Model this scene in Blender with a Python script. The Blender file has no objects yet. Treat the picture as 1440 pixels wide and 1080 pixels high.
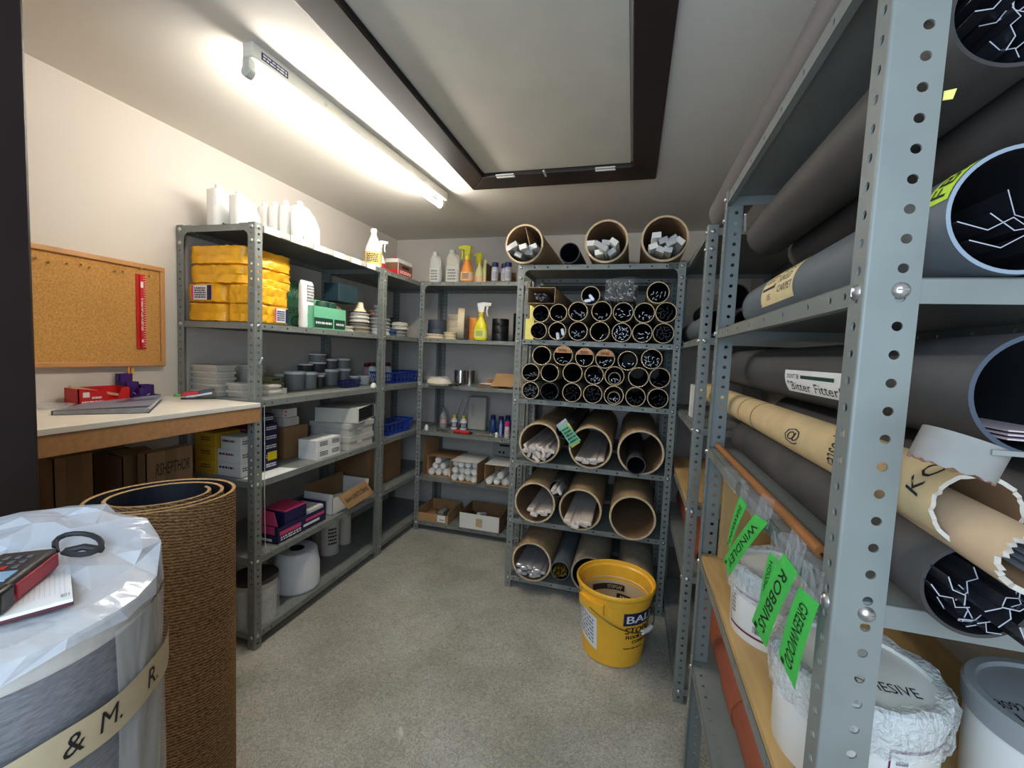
import math
YAW,PIT,ROL,FPX=0.26981,-0.07118,-0.04388,606.6
EYE=(0.0,0.0,1.35)
def _rot():
    ca,sa,cb,sb,cc,sc=math.cos(YAW),math.sin(YAW),math.cos(PIT),math.sin(PIT),math.cos(ROL),math.sin(ROL)
    Z=((ca,-sa,0),(sa,ca,0),(0,0,1)); X=((1,0,0),(0,cb,-sb),(0,sb,cb)); Y=((cc,0,sc),(0,1,0),(-sc,0,cc))
    mul=lambda A,B:tuple(tuple(sum(A[i][k]*B[k][j] for k in range(3)) for j in range(3)) for i in range(3))
    return mul(mul(Z,X),Y)
RM=_rot()
def ray(px,py):
    l=((px-720)/FPX,1.0,-(py-540)/FPX)
    return tuple(sum(RM[i][k]*l[k] for k in range(3)) for i in range(3))
def atZ(px,py,z):
    d=ray(px,py); t=(z-EYE[2])/d[2]; return (d[0]*t,d[1]*t,z)
def atX(px,py,x):
    d=ray(px,py); t=x/d[0]; return (x,d[1]*t,EYE[2]+d[2]*t)
def atY(px,py,y):
    d=ray(px,py); t=y/d[1]; return (d[0]*t,y,EYE[2]+d[2]*t)
TUBE_E,WORLD_S,DOOR_E,EXPO=36.0,0.16,7.8,1.6
import bpy, bmesh, random
from mathutils import Vector, Matrix
random.seed(11)
SC=bpy.context.scene
COL=SC.collection
# ------------------------------------------------------------------ materials
MATS={}
def s2l(c): return tuple(((v/255.0)/12.92 if v<=10.3 else ((v/255.0+0.055)/1.055)**2.4) for v in c)
def mat(name,rgb,rough=0.6,metal=0.0,noise=0.0,scale=30.0,bump=0.0,bscale=None,coat=0.0,spec=0.5,stretch=None,rgb2=None):
    if name in MATS: return MATS[name]
    m=bpy.data.materials.new(name); m.use_nodes=True
    nt=m.node_tree; b=nt.nodes['Principled BSDF']
    c=s2l(rgb)+(1,)
    b.inputs['Base Color'].default_value=c; b.inputs['Roughness'].default_value=rough
    b.inputs['Metallic'].default_value=metal; b.inputs['Specular IOR Level'].default_value=spec
    if coat: b.inputs['Coat Weight'].default_value=coat
    tc=nt.nodes.new('ShaderNodeTexCoord'); out=tc.outputs['Object']
    if stretch:
        mp=nt.nodes.new('ShaderNodeMapping'); mp.inputs['Scale'].default_value=stretch
        nt.links.new(out,mp.inputs['Vector']); out=mp.outputs['Vector']
    if noise or rgb2:
        n=nt.nodes.new('ShaderNodeTexNoise'); n.inputs['Scale'].default_value=scale; n.inputs['Detail'].default_value=4
        nt.links.new(out,n.inputs['Vector'])
        r=nt.nodes.new('ShaderNodeValToRGB')
        if rgb2: c2=s2l(rgb2)+(1,)
        else: c2=tuple(v*(1-noise) for v in c[:3])+(1,)
        c1=c if rgb2 else tuple(min(1,v*(1+noise*0.5)) for v in c[:3])+(1,)
        r.color_ramp.elements[0].position=0.32; r.color_ramp.elements[1].position=0.68
        r.color_ramp.elements[0].color=c2; r.color_ramp.elements[1].color=c1
        nt.links.new(n.outputs['Fac'],r.inputs['Fac']); nt.links.new(r.outputs['Color'],b.inputs['Base Color'])
    if bump:
        n2=nt.nodes.new('ShaderNodeTexNoise'); n2.inputs['Scale'].default_value=bscale or scale; n2.inputs['Detail'].default_value=3
        nt.links.new(out,n2.inputs['Vector'])
        bp=nt.nodes.new('ShaderNodeBump'); bp.inputs['Strength'].default_value=bump; bp.inputs['Distance'].default_value=0.004
        nt.links.new(n2.outputs['Fac'],bp.inputs['Height']); nt.links.new(bp.outputs['Normal'],b.inputs['Normal'])
    MATS[name]=m; return m
def film(name,alpha,rgb=(235,240,245),rough=0.15,bscale=25,bump=0.8,stretch=None):
    m=bpy.data.materials.new(name); m.use_nodes=True; nt=m.node_tree
    b=nt.nodes['Principled BSDF']; b.inputs['Base Color'].default_value=s2l(rgb)+(1,)
    b.inputs['Roughness'].default_value=rough; b.inputs['Alpha'].default_value=alpha
    b.inputs['Specular IOR Level'].default_value=0.7
    tc=nt.nodes.new('ShaderNodeTexCoord'); out=tc.outputs['Object']
    if stretch:
        mp=nt.nodes.new('ShaderNodeMapping'); mp.inputs['Scale'].default_value=stretch
        nt.links.new(out,mp.inputs['Vector']); out=mp.outputs['Vector']
    n=nt.nodes.new('ShaderNodeTexNoise'); n.inputs['Scale'].default_value=bscale; n.inputs['Detail'].default_value=2; n.inputs['Distortion'].default_value=1.2
    nt.links.new(out,n.inputs['Vector'])
    bp=nt.nodes.new('ShaderNodeBump'); bp.inputs['Strength'].default_value=bump; bp.inputs['Distance'].default_value=0.01
    nt.links.new(n.outputs['Fac'],bp.inputs['Height']); nt.links.new(bp.outputs['Normal'],b.inputs['Normal'])
    MATS[name]=m; return m
STEEL=mat('painted_steel',(125,129,124),0.42,noise=0.10,scale=9,bump=0.05,bscale=60)
BOLT=mat('zinc_bolt',(190,190,188),0.3,metal=0.9)
WALLM=mat('cream_wall',(203,195,186),0.75,noise=0.03,scale=2,bump=0.04,bscale=120)
CEILM=mat('ceiling_paint',(224,218,208),0.8,noise=0.05,scale=1.4,bump=0.04,bscale=80)
CARD=mat('cardboard',(176,138,94),0.85,noise=0.10,scale=18)
CARDD=mat('brown_cardboard',(140,106,72),0.85,noise=0.10,scale=14)
CARDT=mat('tube_cardboard',(168,140,104),0.8,noise=0.14,scale=22)
CARDE=mat('tube_edge',(205,182,146),0.9,noise=0.12,scale=90)
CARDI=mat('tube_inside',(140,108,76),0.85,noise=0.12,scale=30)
CARDG=mat('grey_tube_card',(168,154,132),0.8,noise=0.12,scale=22)
BLACKT=mat('black_tube',(58,56,56),0.55,noise=0.30,scale=16,bump=0.1,stretch=(1,.25,1))
BLUET=mat('blue_grey_tube',(98,106,113),0.55,noise=0.15,scale=14,stretch=(1,.3,1))
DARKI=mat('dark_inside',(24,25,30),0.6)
CREAMT=mat('cream_tube',(205,180,134),0.8,noise=0.10,scale=20)
FUZZ=mat('dusty_black_tube',(40,38,38),0.75,noise=0.0,scale=9,rgb2=(78,74,72),stretch=(1,.5,1))
WHITE=mat('white_plastic',(232,231,226),0.4)
WCARD=mat('white_card',(222,220,214),0.7,noise=0.03)
GREYCARD=mat('grey_white_card',(196,192,182),0.75,noise=0.06,scale=12)
INK=mat('black_ink',(22,20,22),0.7)
RED=mat('red_plastic',(196,32,34),0.4)
DKRED=mat('dark_red_card',(88,24,32),0.6)
NAVY=mat('navy_card',(32,32,78),0.55)
NAVYP=mat('navy_plastic',(26,36,92),0.4)
BLUE=mat('blue_plastic',(22,66,176),0.4)
YEL=mat('yellow_wrap',(242,178,40),0.32,noise=0.12,scale=14,bump=0.5,bscale=40)
YELB=mat('yellow_bucket',(248,186,52),0.38,noise=0.03)
YELC=mat('yellow_card',(214,168,40),0.6)
YELP=mat('yellow_plastic',(236,214,30),0.35)
PALEY=mat('pale_yellow',(238,226,120),0.6)
GREEN=mat('green_paper',(70,200,84),0.6)
LIME=mat('lime_paper',(206,240,66),0.6)
MINT=mat('mint_card',(118,196,156),0.55)
DKGREEN=mat('dark_green',(26,66,48),0.5)
TEAL=mat('dark_teal',(30,54,62),0.6)
GCARD=mat('green_card',(62,116,84),0.6)
PINK=mat('pink_card',(216,70,120),0.55)
PURPLE=mat('purple_plastic',(66,32,110),0.45)
ORANGE=mat('orange_tape',(222,138,56),0.6)
BLACK=mat('black_plastic',(22,22,24),0.4)
BLACKR=mat('black_rubber',(30,30,33),0.6)
GREYP=mat('grey_plastic',(130,130,126),0.5)
LGREY=mat('light_grey_plastic',(205,205,198),0.5)
BEIGE=mat('beige_tape',(200,184,160),0.7)
CREAM=mat('cream_tape',(222,206,172),0.65)
CORD=mat('grey_cord',(150,150,146),0.6,bump=0.2,bscale=140)
CORDB=mat('slate_cord',(84,92,104),0.6)
CORDW=mat('pale_cord',(190,186,174),0.6)
CHROME=mat('chrome',(210,210,210),0.18,metal=1.0)
ALU=mat('aluminium_trim',(182,182,186),0.32,metal=0.7)
BLKTRIM=mat('black_trim',(44,44,50),0.28,metal=0.3)
WRAPT=mat('wrapped_white_trim',(214,202,192),0.35)
SILVERP=mat('silver_wrap',(196,196,200),0.25,metal=0.5)
WOOD=mat('pine_wood',(176,128,82),0.6,noise=0.15,scale=8,stretch=(1,8,8))
PLY=mat('plywood',(186,152,98),0.7,noise=0.14,scale=7,stretch=(6,1,1))
STICK=mat('brown_stick',(158,102,54),0.6,noise=0.15,scale=20,stretch=(1,.1,1))
DARKW=mat('dark_brown_paint',(44,33,32),0.45,noise=0.15,scale=6,bump=0.06,bscale=40)
WORKT=mat('white_laminate',(226,220,208),0.45)
CORK=mat('cork',(200,152,84),0.9,rgb2=(172,122,60),scale=160,bump=0.2,bscale=200)
TERRA=mat('terracotta_pipe',(146,78,56),0.5,noise=0.08)
COIR=None
PAPER=mat('white_paper',(236,236,234),0.7)
GOLDT=mat('gold_trim',(200,168,88),0.28,metal=0.8)
OCHRE=mat('ochre_label',(226,196,120),0.6)
def hexm(c): return mat('c_%d_%d_%d'%c,c,0.55)
# ------------------------------------------------------------------ mesh builder
ORG={}
class MB:
    def __init__(s): s.v=[];s.f=[];s.m=[];s.T=Matrix.Identity(4)
    def add(s,vs,fs,k=0):
        o=len(s.v); T=s.T
        s.v+=[T@Vector(p) for p in vs]; s.f+=[tuple(i+o for i in f) for f in fs]
        s.m+=(k if isinstance(k,list) else [k]*len(fs)); return s
    def box(s,a,b,k=0):
        x0,y0,z0=[min(p) for p in zip(a,b)]; x1,y1,z1=[max(p) for p in zip(a,b)]
        return s.add([(x0,y0,z0),(x1,y0,z0),(x1,y1,z0),(x0,y1,z0),(x0,y0,z1),(x1,y0,z1),(x1,y1,z1),(x0,y1,z1)],
            [(0,3,2,1),(4,5,6,7),(0,1,5,4),(1,2,6,5),(2,3,7,6),(3,0,4,7)],k)
    def rod(s,p0,p1,r0,r1=None,n=20,k=0,caps=True):
        p0=Vector(p0);p1=Vector(p1);r1=r0 if r1 is None else r1
        d=(p1-p0).normalized(); u=d.orthogonal().normalized(); w=d.cross(u)
        vs=[];fs=[]
        for p,r in ((p0,r0),(p1,r1)):
            for i in range(n):
                a=2*math.pi*i/n; vs.append(p+u*(r*math.cos(a))+w*(r*math.sin(a)))
        for i in range(n): fs.append((i,(i+1)%n,n+(i+1)%n,n+i))
        if caps: fs+=[tuple(range(n-1,-1,-1)),tuple(range(n,2*n))]
        return s.add(vs,fs,k)
    def hollow(s,p0,p1,ro,ri,n=40,ks=(0,1,2),rag=0.0,seed=0):
        # tube with outside, rim and inside materials
        p0=Vector(p0);p1=Vector(p1); d=(p1-p0).normalized()
        u=Vector((0,0,1)) if abs(d.z)<.9 else Vector((1,0,0)); u=(u-d*u.dot(d)).normalized(); w=d.cross(u)
        rg=random.Random(seed); vs=[];fs=[];ms=[]
        off=[d*(rg.uniform(-rag,rag)) for i in range(n)]
        for p,r,e in ((p0,ro,1),(p1,ro,0),(p1,ri,0),(p0,ri,1)):
            for i in range(n):
                a=2*math.pi*i/n; vs.append(p+u*(r*math.cos(a))+w*(r*math.sin(a))+(off[i] if e else Vector()))
        for q,km in ((0,ks[0]),(1,ks[1]),(2,ks[2]),(3,ks[1])):
            for i in range(n):
                j=(i+1)%n; b=((q+1)%4)*n; fs.append((q*n+i,q*n+j,b+j,b+i)); ms.append(km)
        return s.add(vs,fs,ms)
    def lathe(s,prof,c=(0,0,0),n=28,k=0,T=None,caps=True):
        vs=[];fs=[];ms=[]
        for (r,z) in prof:
            for i in range(n):
                a=2*math.pi*i/n; p=Vector((r*math.cos(a),r*math.sin(a),z))
                if T is not None: p=T@p
                vs.append(p+Vector(c))
        for j in range(len(prof)-1):
            kk=k[j] if isinstance(k,(list,tuple)) else k
            for i in range(n): fs.append((j*n+i,j*n+(i+1)%n,(j+1)*n+(i+1)%n,(j+1)*n+i)); ms.append(kk)
        if caps and prof[0][0]>1e-5: fs.append(tuple(range(n-1,-1,-1))); ms.append(k[0] if isinstance(k,(list,tuple)) else k)
        if caps and prof[-1][0]>1e-5: fs.append(tuple((len(prof)-1)*n+i for i in range(n))); ms.append(k[-1] if isinstance(k,(list,tuple)) else k)
        return s.add(vs,fs,ms)
    def loft(s,secs,n=24,k=0,caps=True,e=4.0):
        # secs: (z,cx,cy,hx,hy) super-ellipse sections
        vs=[];fs=[]
        for (z,cx,cy,hx,hy) in secs:
            for i in range(n):
                a=2*math.pi*i/n; ca,sa=math.cos(a),math.sin(a)
                q=(abs(ca)**e+abs(sa)**e)**(-1/e); vs.append((cx+hx*ca*q,cy+hy*sa*q,z))
        for j in range(len(secs)-1):
            for i in range(n): fs.append((j*n+i,j*n+(i+1)%n,(j+1)*n+(i+1)%n,(j+1)*n+i))
        if caps: fs+=[tuple(range(n-1,-1,-1)),tuple((len(secs)-1)*n+i for i in range(n))]
        return s.add(vs,fs,k)
    def prism(s,pts,d,k=0):
        # polygon (3-D points) extruded by vector d
        n=len(pts); P=[Vector(p) for p in pts]; D=Vector(d)
        fs=[tuple(range(n-1,-1,-1)),tuple(range(n,2*n))]+[(i,(i+1)%n,n+(i+1)%n,n+i) for i in range(n)]
        return s.add(P+[p+D for p in P],fs,k)
    def pipe(s,pts,r,n=8,k=0,closed=False):
        P=[Vector(p) for p in pts]; m=len(P); vs=[];fs=[]; u=None
        for i in range(m):
            a=P[(i-1)%m] if (closed or i>0) else P[i]; b=P[(i+1)%m] if (closed or i<m-1) else P[i]
            d=(b-a).normalized()
            u=d.orthogonal().normalized() if u is None else (u-d*u.dot(d)).normalized()
            w=d.cross(u); rr=r[i] if isinstance(r,(list,tuple)) else r
            for q in range(n):
                t=2*math.pi*q/n; vs.append(P[i]+u*(rr*math.cos(t))+w*(rr*math.sin(t)))
        for i in range(m if closed else m-1):
            j=(i+1)%m
            for q in range(n): fs.append((i*n+q,i*n+(q+1)%n,j*n+(q+1)%n,j*n+q))
        if not closed: fs+=[tuple(range(n-1,-1,-1)),tuple((m-1)*n+q for q in range(n))]
        return s.add(vs,fs,k)
    def surf(s,f,nu,nv,k=0,wrap=False):
        vs=[];fs=[]
        for i in range(nu+1):
            for j in range(nv+1): vs.append(f(i/nu,j/nv))
        for i in range(nu):
            for j in range(nv):
                a=i*(nv+1)+j; fs.append((a,a+nv+1,a+nv+2,a+1))
        return s.add(vs,fs,k)
    def strip(s,o,u,v,w,L,W,holes,r,t,k=0):
        # perforated flat bar: origin o, unit dirs u (length) v (width) w (normal), hole centres (a,b)
        o,u,v,w=Vector(o),Vector(u),Vector(v),Vector(w)
        hs=sorted(holes); b0=hs[0][1]; n=10
        cuts=[0.0]
        for i in range(len(hs)-1): cuts.append((hs[i][0]+hs[i+1][0])/2)
        cuts.append(L)
        for i,(ha,hb) in enumerate(hs):
            a0,a1=cuts[i],cuts[i+1]
            for sgn,off in ((1,0.0),(-1,t)):
                corners=[(a0,0),(a1,0),(a1,W),(a0,W)]
                ring=[(ha+r*math.cos(2*math.pi*q/12),hb+r*math.sin(2*math.pi*q/12)) for q in range(12)]
                pts=[o+u*a+v*b-w*off for a,b in corners+ring]
                fs=[]
                # corner ids: bl=0 br=1 tr=2 tl=3 ; ring angles 0..11 (30 deg)
                def R(q): return 4+(q%12)
                fs+=[(1,2,R(1),R(0),R(11))]+[(2,R(2),R(1))]+[(2,3,R(4),R(3),R(2))]+[(3,R(5),R(4))]
                fs+=[(3,0,R(7),R(6),R(5))]+[(0,R(8),R(7))]+[(0,1,R(10),R(9),R(8))]+[(1,R(11),R(10))]
                if sgn<0: fs=[tuple(reversed(f)) for f in fs]
                s.add(pts,fs,k)
            ring=[(ha+r*math.cos(2*math.pi*q/12),hb+r*math.sin(2*math.pi*q/12)) for q in range(12)]
            s.add([o+u*a+v*b for a,b in ring]+[o+u*a+v*b-w*t for a,b in ring],[((q+1)%12,q,12+q,12+(q+1)%12) for q in range(12)],k)
        # outer edges
        c=[o,o+u*L,o+u*L+v*W,o+v*W]; d=[p-w*t for p in c]
        s.add(c+d,[(0,4,5,1),(1,5,6,2),(2,6,7,3),(3,7,4,0)],k)
        return s
    def mesh(s,name,mats,org=(0,0,0),ang=35):
        me=bpy.data.meshes.new(name); O=Vector(org)
        me.from_pydata([tuple(p-O) for p in s.v],[],s.f); me.update()
        for m in mats: me.materials.append(m)
        for p,k in zip(me.polygons,s.m): p.material_index=min(k,len(mats)-1); p.use_smooth=True
        bm=bmesh.new(); bm.from_mesh(me); bmesh.ops.recalc_face_normals(bm,faces=bm.faces) if getattr(s,'fix',True) else None
        bm.to_mesh(me); bm.free()
        me.set_sharp_from_angle(angle=math.radians(ang))
        return me
    def base(s):
        xs=[p.x for p in s.v];ys=[p.y for p in s.v];zs=[p.z for p in s.v]
        return Vector(((min(xs)+max(xs))/2,(min(ys)+max(ys))/2,min(zs)))
def tag(o,label=None,cat=None,group=None,kind=None):
    if label: o['label']=label
    if cat: o['category']=cat
    if group: o['group']=group
    if kind: o['kind']=kind
    return o
def lst(m): return list(m) if isinstance(m,(list,tuple)) else [m]
def part(name,mb,mats,parent=None,bev=0.0,ang=35,label=None):
    """one mesh object; vertices are given in world space"""
    org=ORG[parent.name] if parent is not None else mb.base()
    if parent is not None: b=mb.base(); loc=b-org
    else: b=org; loc=org
    o=bpy.data.objects.new(name,mb.mesh(name,lst(mats),b,ang)); COL.objects.link(o)
    o.location=loc; ORG[o.name]=b
    if parent is not None: o.parent=parent
    if bev:
        m=o.modifiers.new('bevel','BEVEL'); m.width=bev; m.segments=2; m.limit_method='ANGLE'
    if label: o['label']=label
    return o
def thing(name,label,cat,loc,group=None):
    o=bpy.data.objects.new(name,None); COL.objects.link(o); o.empty_display_size=0.05
    o.location=loc; ORG[o.name]=Vector(loc); return tag(o,label,cat,group)
def solo(name,label,cat,mb,mats,group=None,bev=0.0,ang=35): return tag(part(name,mb,mats,None,bev,ang),label,cat,group)
def struct(name,mb,mats,bev=0.0): return tag(part(name,mb,mats,None,bev),None,None,None,'structure')
def inst(name,me,loc,parent=None,rot=None,rotz=0.0):
    o=bpy.data.objects.new(name,me); COL.objects.link(o)
    loc=Vector(loc); ORG[o.name]=loc
    o.location=loc-(ORG[parent.name] if parent is not None else Vector())
    if rot is not None: o.rotation_euler=rot
    elif rotz: o.rotation_euler=(0,0,rotz)
    if parent is not None: o.parent=parent
    return o
# ------------------------------------------------------------------ lettering
_TX={}
def glyphs(txt,bold=False,shear=0.0,space=1.0):
    key=(txt,shear,space)
    if key in _TX: return _TX[key]
    cu=bpy.data.curves.new('t','FONT'); cu.body=txt; cu.size=1.0; cu.shear=shear; cu.space_character=space; cu.resolution_u=2
    cu.fill_mode='FRONT'
    o=bpy.data.objects.new('t',cu); COL.objects.link(o)
    dg=bpy.context.evaluated_depsgraph_get(); me=bpy.data.meshes.new_from_object(o.evaluated_get(dg))
    vs=[(v.co.x,v.co.y) for v in me.vertices]; fs=[tuple(p.vertices) for p in me.polygons]
    bpy.data.objects.remove(o); bpy.data.curves.remove(cu); bpy.data.meshes.remove(me)
    x0=min(v[0] for v in vs);x1=max(v[0] for v in vs);y0=min(v[1] for v in vs);y1=max(v[1] for v in vs)
    _TX[key]=([((x-x0)/(x1-x0),(y-y0)/(y1-y0)) for x,y in vs],fs,(x1-x0)/(y1-y0))
    return _TX[key]
def text_on(txt,f,u0,v0,u1,v1,k=0,mb=None,shear=0.0,space=1.0,bold=0):
    """lay text in the box (u0,v0)-(u1,v1) of the surface f(u,v)->point"""
    mb=mb or MB(); vs,fs,_=glyphs(txt,shear=shear,space=space)
    mb.fix=False
    for q in range(bold+1):
        d=.006*q*(u1-u0); mb.add([f(u0+d+(u1-u0)*a,v0+(v1-v0)*b) for a,b in vs],fs,k)
    return mb
def dashes(f,u0,v0,u1,v1,rows,k=0,mb=None,seed=1,fill=0.6):
    mb=mb or MB(); rg=random.Random(seed); h=(v1-v0)/rows
    for r in range(rows):
        u=u0; va=v0+h*r+h*.2; vb=va+h*fill
        while u<u1-0.02*(u1-u0):
            w=min(u1-u,rg.uniform(.06,.2)*(u1-u0)); mb.add([f(u,va),f(u+w,va),f(u+w,vb),f(u,vb)],[(0,1,2,3)],k); u+=w+rg.uniform(.02,.05)*(u1-u0)
    return mb
def plane(o,eu,ev):
    o,eu,ev=Vector(o),Vector(eu),Vector(ev)
    return lambda u,v:o+eu*u+ev*v
def faceY(x0,x1,y,z0,z1,e=0.0006): return plane((x0,y-e,z0),(x1-x0,0,0),(0,0,z1-z0))      # seen from -Y
def faceX(x,y0,y1,z0,z1,e=0.0006): return plane((x+e,y0,z0),(0,y1-y0,0),(0,0,z1-z0))      # seen from +X, u runs away from the door
def quad_on(f,u0,v0,u1,v1,k=0,mb=None,n=1):
    mb=mb or MB(); mb.fix=False
    return mb.surf(lambda a,b:f(u0+(u1-u0)*a,v0+(v1-v0)*b),n,1,k)
# ------------------------------------------------------------------ the room
XL,XR,YB,YF,ZC=-1.944,0.735,3.262,0.55,2.245
fl=bpy.data.materials.new('grey_lino'); fl.use_nodes=True
nt=fl.node_tree; b=nt.nodes['Principled BSDF']; b.inputs['Roughness'].default_value=0.5
tc=nt.nodes.new('ShaderNodeTexCoord')
def _noise(sc,det,dis=0.0):
    n=nt.nodes.new('ShaderNodeTexNoise'); n.inputs['Scale'].default_value=sc; n.inputs['Detail'].default_value=det; n.inputs['Distortion'].default_value=dis
    nt.links.new(tc.outputs['Object'],n.inputs['Vector']); return n
def _ramp(n,p0,c0,p1,c1):
    r=nt.nodes.new('ShaderNodeValToRGB'); r.color_ramp.elements[0].position=p0; r.color_ramp.elements[1].position=p1
    r.color_ramp.elements[0].color=s2l(c0)+(1,); r.color_ramp.elements[1].color=s2l(c1)+(1,); nt.links.new(n.outputs['Fac'],r.inputs['Fac']); return r
n1=_noise(55,2,2.6); r1=_ramp(n1,0.36,(154,153,145),0.64,(196,195,186))
n2=_noise(3.0,5,0.3); r2=_ramp(n2,0.35,(214,212,206),0.7,(255,255,255))
n3=_noise(7.0,8,0.8); r3=_ramp(n3,0.70,(0,0,0),0.76,(255,255,255))
mx=nt.nodes.new('ShaderNodeMix'); mx.data_type='RGBA'; mx.blend_type='MULTIPLY'; mx.inputs['Factor'].default_value=1
nt.links.new(r1.outputs['Color'],mx.inputs['A']); nt.links.new(r2.outputs['Color'],mx.inputs['B'])
mx2=nt.nodes.new('ShaderNodeMix'); mx2.data_type='RGBA'; mx2.inputs['B'].default_value=s2l((200,198,190))+(1,)
nt.links.new(r3.outputs['Color'],mx2.inputs['Factor']); nt.links.new(mx.outputs['Result'],mx2.inputs['A'])
nt.links.new(mx2.outputs['Result'],b.inputs['Base Color'])
bp=nt.nodes.new('ShaderNodeBump'); bp.inputs['Strength'].default_value=0.25; bp.inputs['Distance'].default_value=0.003
nt.links.new(n1.outputs['Fac'],bp.inputs['Height']); nt.links.new(bp.outputs['Normal'],b.inputs['Normal'])
struct('floor',MB().box((XL-.1,-1.6,-.05),(XR+.1,YB+.1,0)),fl)
struct('ceiling',MB().box((XL-.1,YF-.1,ZC),(XR+.1,YB+.1,ZC+.05)),CEILM)
struct('wall_left',MB().box((XL-.1,YF-.1,0),(XL,YB+.1,ZC)),WALLM)
struct('wall_back',MB().box((XL,YB,0),(XR,YB+.1,ZC)),WALLM)
struct('wall_right',MB().box((XR,YF-.1,0),(XR+.1,YB+.1,ZC)),WALLM)
struct('wall_front',MB().box((XL,YF-.1,0),(-1.215,YF,ZC)),WALLM)
# dark door lining on the left of the opening: wide lining with a stop bead
tr=MB(); tr.box((-1.215,YF-.13,0),(-1.095,YF,ZC)); tr.box((-1.30,YF-.155,0),(-1.175,YF-.13,ZC))
struct('trim_1',tr,DARKW,bev=.006)
# ceiling hatch
hl=thing('ceiling_hatch','painted loft hatch with dark brown frame set in the ceiling','hatch',(-.43,1.55,ZC-.03))
o0,o1,i0,i1=-.885,.055,-.775,-.055; y0,y1,yi0,yi1=.72,2.245,.83,2.09
fr=MB(); z0,z1=ZC-.028,ZC
def _trap(a,b_,c,d):
    fr.prism([(a[0],a[1],z0),(b_[0],b_[1],z0),(c[0],c[1],z0),(d[0],d[1],z0)],(0,0,z1-z0))
_trap((o0,y0),(o1,y0),(i1,yi0),(i0,yi0)); _trap((o0,y1),(i0,yi1),(i1,yi1),(o1,y1)); _trap((o0,y0),(i0,yi0),(i0,yi1),(o0,y1)); _trap((o1,y0),(o1,y1),(i1,yi1),(i1,yi0))
part('hatch_frame',fr,DARKW,hl,bev=.005)
part('hatch_panel',MB().box((i0+.012,yi0+.012,ZC-.012),(i1-.008,yi1-.012,ZC-.004)),mat('hatch_paint',(206,200,186),.75,noise=.06,scale=5,bump=.12,bscale=14),hl)
for x in (-.655,-.175):
    h=MB(); h.box((x-.045,2.062,ZC-.034),(x+.045,2.098,ZC-.0285)); h.rod((x-.045,2.083,ZC-.034),(x+.045,2.083,ZC-.034),.004)
    part('hinge',h,LGREY,hl)
lt=MB(); lt.box((-.463,2.05,ZC-.036),(-.455,2.11,ZC-.0285)); part('latch',lt,LGREY,hl)
# fluorescent batten
la=thing('fluorescent_light','white fluorescent batten with one bare glowing tube on the ceiling','light',(-1.13,1.70,ZC))
def LX(y): return -1.168+(y-1.08)*0.062
d=Vector((0.062,1,0)).normalized()
A=Vector((LX(1.085),1.085,0)); B=Vector((LX(2.325),2.325,0)); side=Vector((d.y,-d.x,0))
def bar(p,q,w,z0,z1):
    c=[p-side*w,p+side*w,q+side*w,q-side*w]; return MB().prism([(v.x,v.y,z0) for v in c],(0,0,z1-z0))
part('batten_body',bar(A,B,.021,ZC-.045,ZC),mat('batten_white',(232,228,214),.4),la,bev=.004)
em=bpy.data.materials.new('lit_tube'); em.use_nodes=True
e=em.node_tree.nodes['Principled BSDF']; e.inputs['Emission Color'].default_value=(1.0,0.95,0.86,1); e.inputs['Emission Strength'].default_value=TUBE_E
tz=ZC-.076; tp=A+d*.03-side*.014; tq=B-d*.03-side*.014
part('lamp_tube',MB().rod((tp.x,tp.y,tz),(tq.x,tq.y,tz),.0125,n=16),em,la)
for p,s_ in ((A,1),(B,-1)):
    q=p-side*.014
    h=MB(); a=q+d*(.004*s_); b2=q+d*(.028*s_)
    h.rod((a.x,a.y,tz),(b2.x,b2.y,tz),.018,n=20); c=[a-side*.012,a+side*.016,b2+side*.016,b2-side*.012]
    h.prism([(v.x,v.y,tz) for v in c],(0,0,.036)); part('lamp_holder',h,LGREY,la,bev=.002)
for t in (.24,.80):
    c=A+(B-A)*t+side*.0212; part('fixing_screw',MB().rod((c.x,c.y,ZC-.024),tuple(Vector((c.x,c.y,ZC-.024))+side*.003),.007,n=14),LGREY,la)
c0=A+d*.03+side*.0216; f=plane((c0.x,c0.y,ZC-.036),d*.1,(0,0,.022))
sm=quad_on(f,0,0,1,1,0); f2=plane(tuple(Vector((c0.x,c0.y,ZC-.036))+side*.0006),d*.1,(0,0,.022)); dashes(f2,.06,.1,.95,.9,2,1,sm,3)
part('maker_sticker',sm,[NAVYP,PAPER],la)
# ------------------------------------------------------------------ shelving units
ZS=(0.07,0.41,0.75,1.10,1.43,1.835)
_PM={}
def post_mesh(sx,sy,wx,wy,h):
    k=(sx,sy,wx,wy,h)
    if k not in _PM:
        m=MB(); hs=[.024+.0305*i for i in range(int((h-.03)/.0305))]; t=.0022
        q=.003
        m.strip((-sx*q,0,0),(0,0,1),(-sx,0,0),(0,sy,0),h,wx-q,[(a,(.66*wx if wx>.045 else .5*wx)-q) for a in hs],.0052,t)
        m.strip((0,-sy*q,0),(0,0,1),(0,-sy,0),(sx,0,0),h,wy-q,[(a,.5*wy-q) for a in hs],.0052,t)
        arc=[(-sx*q+sx*q*math.sin(u),-sy*q+sy*q*math.cos(u)) for u in [math.pi/2*i/5 for i in range(6)]]
        for (xa,ya),(xb,yb) in zip(arc,arc[1:]): m.add([(xa,ya,0),(xb,yb,0),(xb,yb,h),(xa,ya,h)],[(0,1,2,3)])
        _PM[k]=m.mesh('post',[STEEL])
    return _PM[k]
_SM={}
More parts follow.
